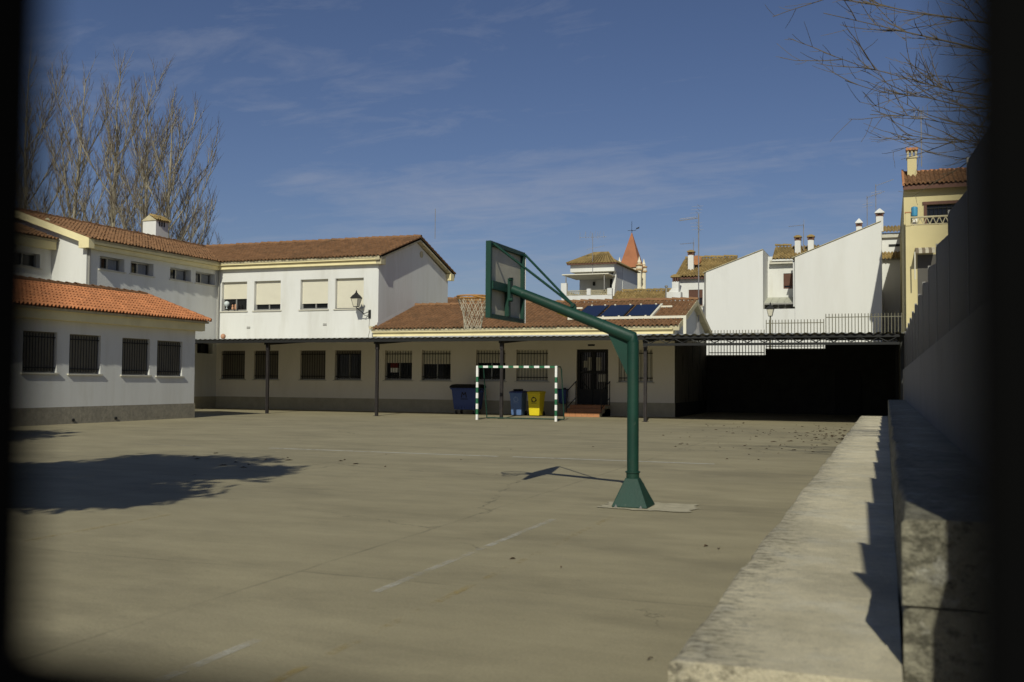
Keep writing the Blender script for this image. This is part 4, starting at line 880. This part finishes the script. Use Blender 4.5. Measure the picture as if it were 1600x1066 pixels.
k = MB(); k.lathe((-12.5, 59.9, 6.3), [(.06, 0), (.06, .95), (.1, .97), (.1, 1.05), (.02, 1.08)], 10); k.build('flue', 'fence_post', t)
# church
t = thing('church_tower', (-30.95, 125, 0), 'church tower with a red brown pyramid spire and weather vane above the roofs', 'church')
cx, cy = -30.95, 126.5
k = MB(); k.box((cx-1.15, cy-1.15, 0), (cx+1.15, cy+1.15, 16.2)); k.build('tower_wall', 'stone', t)
k = MB(); k.loft([(cx, cy, 1.35, 1.35, 16.25), (cx, cy, .04, .04, 20.9)]); k.build('spire', 'spire', t)
for sx in (-1, 1):
    for sy in (-1, 1):
        x, y = cx+sx*1.3, cy+sy*1.3; k = MB()
        k.lathe((x, y, 10), [(.3, 0), (.3, 3.3), (.42, 3.35), (.42, 3.6), (.28, 3.65), (.28, 5.9), (.4, 6.0), (.4, 6.3), (.2, 6.35), (.2, 6.8), (.26, 6.85), (.12, 7.2), (.02, 7.6)], 8); k.build('pinnacle', 'stone', t)
        k = MB()
        for z in (13.2, 15.8, 16.4): k.lathe((x, y, z), [(.34, 0), (.45, .05), (.45, .2), (.34, .25)], 8)
        k.build('brick_band', 'brick', t)
k = MB(); k.tube([(cx, cy, 20.8), (cx, cy, 22.4)], .03, 5); k.tube([(cx-.55, cy, 21.2), (cx+.55, cy, 21.2)], .025, 5); k.quad((cx+.5, cy, 21.3), (cx+1.0, cy, 21.45), (cx+1.0, cy, 21.65), (cx+.6, cy, 21.5)); k.tube([(cx, cy-.4, 21.2), (cx, cy+.4, 21.2)], .025, 5); k.build('weather_vane', 'iron', t)

# yellow house
SCL = 50/46.
def Z(z): return 1.5+(z-1.5)*SCL
t = thing('yellow_house', (4, 50, 0), 'tall pale yellow house with tiled roof, balcony and striped awning at right', 'house')
mpy = mapper('x', 50.6)
x0 = .84
w = MB(); holed(w, mpy, x0, 8, 0, Z(10.1), [(1.85, Z(8.1), 3.6, Z(9.27))], .2); w.box((x0, 50.85, 0), (8, 72, Z(10.08))); w.build('wall', 'yhouse', t)
window(t, mpy, 1.85, Z(8.1), 3.6, Z(9.27), depth=.15, bars=9, sill=False, fr='iron')
k = MB(); mbox(k, mpy, 1.72, 1.85, Z(8.1), Z(9.36), -.03, .02); mbox(k, mpy, 1.66, 3.8, Z(9.27), Z(9.40), -.05, .02); k.build('window_surround', 'brown', t)
tiles((x0-.05, 50.15, Z(10.12)), (1, 0, 0), (0, 1, .42), 7.2, 2.9, 'tile_b', t); slab('roof', (x0-.03, 50.2, Z(10.1)), (8, 50.2, Z(10.1)), (8, 52.8, Z(11.1)), (x0-.03, 52.8, Z(11.1)), .2, 'brown', t)
k = MB(); k.prism([(x0-.06, 50.1, Z(10.08)), (x0-.06, 52.9, Z(11.1)), (x0-.06, 52.9, Z(11.3)), (x0-.06, 50.1, Z(10.25))], (.1, 0, 0)); k.build('verge_board', 'tile_red', t)
ridge((x0, 52.9, Z(11.12)), (8, 52.9, Z(11.12)), 'tile_red', t)
k = MB(); k.box((1.04, 51.8, Z(10.5)), (1.46, 52.3, Z(11.6))); c = k.build('chimney', 'yhouse', t)
k = MB(); k.box((1.0, 51.75, Z(11.6)), (1.5, 52.35, Z(11.66)))
for x in (1.02, 1.2, 1.38): k.box((x, 51.78, Z(11.66)), (x+.1, 52.32, Z(11.95)))
k.build('chimney_vents', 'verge', c)
k = MB()
for i in range(4): k.tube([(1.04+i*.14, 51.7, Z(12.0)), (1.04+i*.14, 52.4, Z(12.06))], .075, 8)
k.box((.98, 51.72, Z(11.95)), (1.52, 52.38, Z(12.0))); k.build('chimney_tiles', 'tile_red', c)
k = MB(); k.box((x0+.06, 49.75, 0), (4.5, 50.58, Z(8.27))); k.box((x0+.06, 49.72, Z(8.27)), (x0+.28, 49.95, Z(8.83))); k.build('balcony', 'yhouse', t)
k = MB(); k.box((x0+.03, 49.7, Z(8.83)), (x0+.31, 49.98, Z(8.87))); k.build('pillar_cap', 'tile_red', t)
k = MB(); k.tube([(1.12, 49.8, Z(8.63)), (4.4, 49.8, Z(8.63))], .045, 6); k.tube([(1.12, 49.8, Z(8.31)), (4.4, 49.8, Z(8.31))], .03, 6)
for i in range(12):
    x = 1.14+i*.27; k.tube([(x, 49.8, Z(8.31)), (x+.13, 49.8, Z(8.62))], .022, 5); k.tube([(x+.27, 49.8, Z(8.31)), (x+.13, 49.8, Z(8.62))], .022, 5)
k.build('balcony_railing', 'verge', t)
for i in range(6):
    k = MB(); a = 1.3+i*.14; k.prism([(a, 48.9, Z(6.98)), (a+.139, 48.9, Z(6.98)), (a+.139, 48.9, Z(7.1)), (a, 48.9, Z(7.1))], (0, .03, 0)); k.prism([(a, 48.9, Z(7.1)), (a+.139, 48.9, Z(7.1)), (a+.139, 49.74, Z(7.3)), (a, 49.74, Z(7.3))], (0, 0, .01)); k.build('awning_stripe', 'stripe_a' if i % 2 == 0 else 'stripe_b', t)
k = MB(); k.tube([(1.27, 48.95, Z(7.05)), (1.27, 49.0, Z(5.9))], .03, 6); k.build('awning_pole', 'shutter', t)
k = MB(); k.box((1.4, 49.72, Z(4.5)), (3.2, 49.749, Z(7.0))); k.build('awning_shade_door', 'fence', t)  # dark sheet stands for the shaded door under the awning
o = MB().lathe((1.3, 50.2, Z(8.62)), [(.12, 0), (.13, .05), (.1, .1), (.14, .14), (.15, .5), (.14, .55), (.08, .58)], 14).build('water_drum', 'barrel', loc=(1.3, 50.2, Z(8.62)), smooth=True)
prop(o, 'turquoise plastic drum standing on the yellow house balcony', 'drum')
k = MB(); k.box((1.2, 50.1, Z(8.28)), (1.42, 50.35, Z(8.62))); prop(k.build('stand', 'wpaint', loc=(1.3, 50.2, Z(8.3))), 'small pale stand under the turquoise drum on the balcony', 'stand')

# ---- antennas
def yagi(k, c, d, L, n, w):
    c, d = Vector(c), Vector(d).normalized(); k.tube([c, c+d*L], .012, 4); s_ = d.cross(Vector((0, 0, 1))).normalized()
    for i in range(n): p_ = c+d*(L*(i+.3)/n); k.tube([p_-s_*w, p_+s_*w], .008, 4)
def antenna(x, y, z0, z1, label, r=.022, dishes=()):
    t = thing('antenna', (x, y, z0), label, 'antenna')
    k = MB(); k.tube([(x, y, z0), (x, y, z1)], r, 6); k.build('mast', 'zinc', t); return t
t = antenna(-21.77, 46.5, 8.8, 10.35, 'thin bare mast on the two-storey roof ridge', .018)
t = antenna(-8.3, 47.2, 3.2, 9.5, 'tall mast with a grid antenna at the gable end of the hall', .03)
k = MB(); k.box((-8.38, 47.1, 4.95), (-8.2, 47.3, 5.02)); k.build('bracket', 'zinc', t)
k = MB(); k.tube([(-8.3, 47.2, 9.3), (-9.25, 47.2, 9.22)], .022, 5)
for dz in (-.02, .06): k.tube([(-9.2, 47.2, 9.24+dz), (-8.4, 47.2, 9.3+dz)], .015, 4)
for i in range(8):
    z = 8.75+i*.16; x = -8.42+.12*abs(i-3.5)*.35
    if 3 <= i <= 4: continue
    k.tube([(x-.0, 46.75, z), (x, 47.65, z)], .007, 4); k.tube([(x-.35, 47.2, z), (x+.2, 47.2, z)], .007, 4)
k.build('aerial', 'zinc', t)
k = MB(); k.tube([(-8.33, 46.75, 4.6), (-8.3, 47.2, 5.0)], .01, 4); k.tube([(-8.33, 47.0, 4.3), (-8.33, 46.9, 3.6)], .012, 4); k.build('cable', 'zinc', t)
def tv(x, y, z0, z1, label, kind=0):
    t = antenna(x, y, z0, z1, label); k = MB()
    if kind == 0:
        yagi(k, (x-.9, y, z1-.25), (1, .1, 0), 1.8, 10, .18)
        for i in range(5): k.tube([(x-.8+i*.4, y-.2, z1-.45), (x-.8+i*.4, y-.2, z1+.05)], .01, 4)
        k.tube([(x-.4, y, z1-1.05), (x+.8, y, z1-.85)], .012, 4)
        for a in (0, 1, 2, 3): k.tube([(x-.5+a*.33, y-.1, z1-.2), (x-.45+a*.33, y-.1, z1+.12)], .01, 4)
    elif kind == 1:
        yagi(k, (x, y, z1-.05), (-1, .2, -.02), .9, 8, .16); k.tube([(x+.02, y, z1-.3), (x+.02, y-.25, z1+.25)], .008, 4); k.tube([(x+.02, y+.2, z1-.3), (x+.02, y+.2, z1+.25)], .008, 4)
    else:
        yagi(k, (x, y, z1-.1), (.95, -.1, .3), 1.0, 10, .16)
        for dz in (-.35, -.2): k.tube([(x-.25, y-.05, z1-.3+dz), (x+.3, y-.05, z1-.2+dz)], .01, 4)
    prop(k.build('aerial', 'zinc', t), kind='stuff'); return t
tv(-17.75, 61.95, 8.4, 11.1, 'television antenna on the terrace house roof', 0)
tv(-11.3, 62.4, 8.8, 10.3, 'small antenna above the ochre roof left of the blank walls', 1)
tv(-4.5, 60.7, 9.3, 10.85, 'antenna between the two small chimneys over the recess', 1)
tv(-.95, 60, 9.8, 12.2, 'shorter of two antennas near the highest chimney', 2)
tv(-.48, 60, 10.2, 12.85, 'taller of two antennas near the highest chimney', 2)
t = antenna(1.68, 51.9, Z(11.2), Z(13.75), 'mast with pale loops beside the yellow house chimney', .025); k = MB()
for i in range(4):
    a = -.28+.18*i; k.tube([(1.68+a, 51.9, Z(13.4)), (1.68+a*1.15, 51.9, Z(13.65)), (1.68+a*1.1, 51.8, Z(13.9))], .014, 5)
k.tube([(1.35, 51.9, Z(13.4)), (2.0, 51.9, Z(13.4))], .014, 5); k.build('aerial', 'zinc', t)
k = MB(); k.tube([(1.46, 51.95, Z(11.65)), (1.75, 51.95, Z(11.65))], .02, 5); k.build('wall_arm', 'zinc', t)

# ------------------------------------------------------------------ trees
def rnd(s=1.): return Vector((random.uniform(-s, s), random.uniform(-s, s), random.uniform(-s, s)))
def shoot(start, d, L, upw, n=5, wob=.08):
    p = Vector(start); d = Vector(d).normalized(); pts = [p.copy()]
    for i in range(n):
        d = (d+Vector((0, 0, upw))+rnd(wob)).normalized(); p = p+d*(L/n); pts.append(p.copy())
    return pts
def along(pts, f):
    x = f*(len(pts)-1); i = min(int(x), len(pts)-2); return pts[i].lerp(pts[i+1], x-i), (pts[i+1]-pts[i]).normalized()
def poplar(name, x, y, h, label, spread=1., nl=17, lean=(0, 0)):
    t = thing(name, (x, y, 0), label, 'tree', 'bare poplars behind the school')
    tr, br, tw = MB(), MB(), MB()
    pts = [Vector((x+lean[0]*(i/8)**1.5*h+random.uniform(-.1, .1)*i/4, y+lean[1]*(i/8)*h, h*i/8)) for i in range(9)]
    tr.tube(pts, [max(.02, .26*(1-i/8.3)) for i in range(9)], 8)
    for l in range(nl):
        f = .16+.62*l/nl+random.uniform(-.02, .02); p, d = along(pts, f); a = l*2.4+random.uniform(-.4, .4)
        od = Vector((math.cos(a), math.sin(a), 0)); L = h*(.52-.36*f)*random.uniform(.85, 1.2)
        lp = shoot(p, od*.55*spread+Vector((0, 0, .75)), L, .13, 7, .06)
        r0 = .085*(1-f*.65); br.tube(lp, [max(.012, r0*(1-i/7.5)) for i in range(8)], 5)
        ns = int(L*2.3)
        for s_ in range(ns):
            q, qd = along(lp, .15+.82*s_/ns); b = random.uniform(0, 6.28)
            sd_ = (qd*.9+Vector((math.cos(b), math.sin(b), .3))*.5).normalized(); SLn = random.uniform(.8, 2.4)*(1.1-.5*s_/ns)
            sp = shoot(q, sd_, SLn, .14, 4, .09); br.tube(sp, [.024, .02, .015, .011, .008], 4, False)
            for w_ in range(int(SLn*5)+2):
                q2, d2 = along(sp, random.uniform(.15, 1)); b = random.uniform(0, 6.28)
                wp = shoot(q2, d2+Vector((math.cos(b), math.sin(b), .25))*.6, random.uniform(.35, .95), .12, 2, .08); tw.tube(wp, [.0095, .008, .005], 3, False)
    for s_ in range(40):
        q, qd = along(pts, random.uniform(.45, 1)); b = random.uniform(0, 6.28)
        sp = shoot(q, qd+Vector((math.cos(b), math.sin(b), .2))*.6, random.uniform(.8, 2), .15, 3); br.tube(sp, [.022, .017, .011, .007], 4, False)
        for w_ in range(4):
            q2, d2 = along(sp, random.uniform(.2, 1)); tw.tube(shoot(q2, d2+rnd(.6), random.uniform(.4, .9), .12, 2), [.0095, .008, .005], 3, False)
    tr.build('trunk', 'bark', t, smooth=True); br.build('branches', 'bark', t, smooth=True); tw.build('twigs', 'twig', t)
    t.children[-1]['kind'] = 'stuff'
    for c_ in t.children:
        if c_.name.startswith('branches'): c_['kind'] = 'stuff'
D = 54/62.
for x, h, lab, sp, ln in ((-65.5, 27.2, 'leftmost bare poplar, half behind the dark gate bar', 1, (0, 0)), (-61.5, 25.5, 'bare poplar leaning a little right, second from the left', .9, (.06, 0)), (-57.0, 26, 'tallest bare poplar in the middle of the row', 1, (.02, 0)),
                          (-53.6, 23.6, 'broad bare poplar just left of the wing chimney', 1.15, (.01, 0)), (-51.0, 22.5, 'bare poplar right behind the wing chimney', 1., (.015, 0)), (-51.6, 15.5, 'shortest bare poplar at the right end of the row leaning right', 1.5, (.09, 0))):
    poplar('poplar_tree', x*D, 54+random.uniform(-1, 1), 1.5+(h-1.5)*D, lab, sp, lean=ln)
# bare tree reaching in from the right
t = thing('bare_tree', (6.6, 17.5, 0), 'bare tree with thin drooping branches reaching in from the upper right', 'tree')
tr, br, tw = MB(), MB(), MB()
tp = [Vector((6.6, 17.5, 0)), Vector((6.5, 17.4, 2)), Vector((6.3, 17.2, 4)), Vector((6.2, 17.1, 6.2)), Vector((6.0, 17.0, 9))]; tr.tube(tp, [.3, .25, .21, .17, .08], 10)
def limb(p0, p1, sag, r0, dens=4.6):
    p0, p1 = Vector(p0), Vector(p1); n = 12; pts = []
    for i in range(n+1):
        f = i/n; p_ = p0.lerp(p1, f); p_ += Vector((0, 0, -sag*4*f*(1-f)))+rnd(.05); pts.append(p_)
    br.tube(pts, [max(.005, .8*r0*(1-.93*i/n)) for i in range(n+1)], 6)
    L = (p1-p0).length
    for s_ in range(int(L*dens)):
        f = random.uniform(.3, .99); q, qd = along(pts, f); b = rnd(1.); b.z = b.z*.7+.1
        sl_ = random.uniform(.35, 1.5)*(1.2-.6*f); sp = shoot(q, qd*.8+b*.55, sl_, .05, 4, .13); br.tube(sp, [.008, .007, .006, .005, .0035], 4, False)
        for w_ in range(int(sl_*5)+1):
            q2, d2 = along(sp, random.uniform(.1, 1)); wp = shoot(q2, d2*.7+rnd(.7), random.uniform(.1, .45), .08, 3, .16); tw.tube(wp, [.0045, .004, .0035, .0028], 3, False)
for p0, p1, sg, r in (((6.1, 17, 6.2), (-.8, 14.5, 7.0), .25, .045), ((6.1, 17, 5.9), (-.75, 14.6, 6.8), .35, .05), ((6.2, 17.1, 5.6), (-.85, 14.6, 6.15), .5, .035), ((6.2, 17.1, 5.4), (-.55, 14.7, 5.75), .3, .035),
                      ((6.2, 17.1, 5.2), (-.2, 14.9, 5.35), .2, .03), ((6.2, 17.1, 5.0), (.2, 15, 5.0), .25, .03), ((6.2, 17.1, 4.8), (.55, 15.2, 4.75), .1, .025), ((6.0, 17, 7.2), (.5, 14.6, 7.3), .2, .04), ((6, 17, 8), (.3, 15, 8.2), .2, .05), ((6.2, 17, 6.5), (.4, 16.2, 6.2), .3, .03), ((6.2, 17, 5.8), (.3, 16.4, 5.3), .3, .03)):
    limb(p0, p1, sg, r)
tr.build('trunk', 'bark_r', t, smooth=True); prop(br.build('branches', 'bark_r', t, smooth=True), kind='stuff'); prop(tw.build('twigs', 'bark_r', t), kind='stuff')
random.seed(23)
# evergreens left of the camera whose shade falls on the yard
def pine(x, y, z, rx, rz_, label, n):
    t = thing('pine_tree', (x, y, 0), label, 'tree', 'evergreens beside the yard')
    tr, lf = MB(), MB(); tr.tube([(x-.3, y-.2, 0), (x-.2, y, z*.5), (x, y, z)], [.28, .22, .12], 8)
    blobs = [(Vector((x, y, z))+Vector((math.cos(a)*rx*.68*random.uniform(.2, 1.1), math.sin(a)*rx*.72*random.uniform(.25, 1.1), random.uniform(-.8, .9)*rz_)), random.uniform(.55, 1.0)) for a in [i*2.39 for i in range(64)]]
    for c, r in blobs:
        tr.tube([(x, y, z-rz_*.6), c], [.07, .02], 5, False)
        for i in range(n//64):
            d = rnd(); d = d.normalized()*r*random.random()**.45; p_ = c+Vector((d.x, d.y, d.z*.7))+(rnd(.45) if random.random() < .2 else rnd(.02)); a, b = rnd().normalized()*.17, rnd().normalized()*.06
            lf.add([p_-a-b, p_+a-b, p_+a+b, p_-a+b], [(0, 1, 2, 3)])
    tr.build('trunk', 'bark_r', t); lf.build('foliage', 'leaf', t, kind='stuff')
pine(-9.5, .9, 7.7, 3.7, 2.1, 'evergreen standing left of the yard that throws the large dappled shade', 17000)
pine(-19.6, 8.4, 7.2, 2.5, 1.6, 'smaller evergreen further along the left side of the yard', 6500)
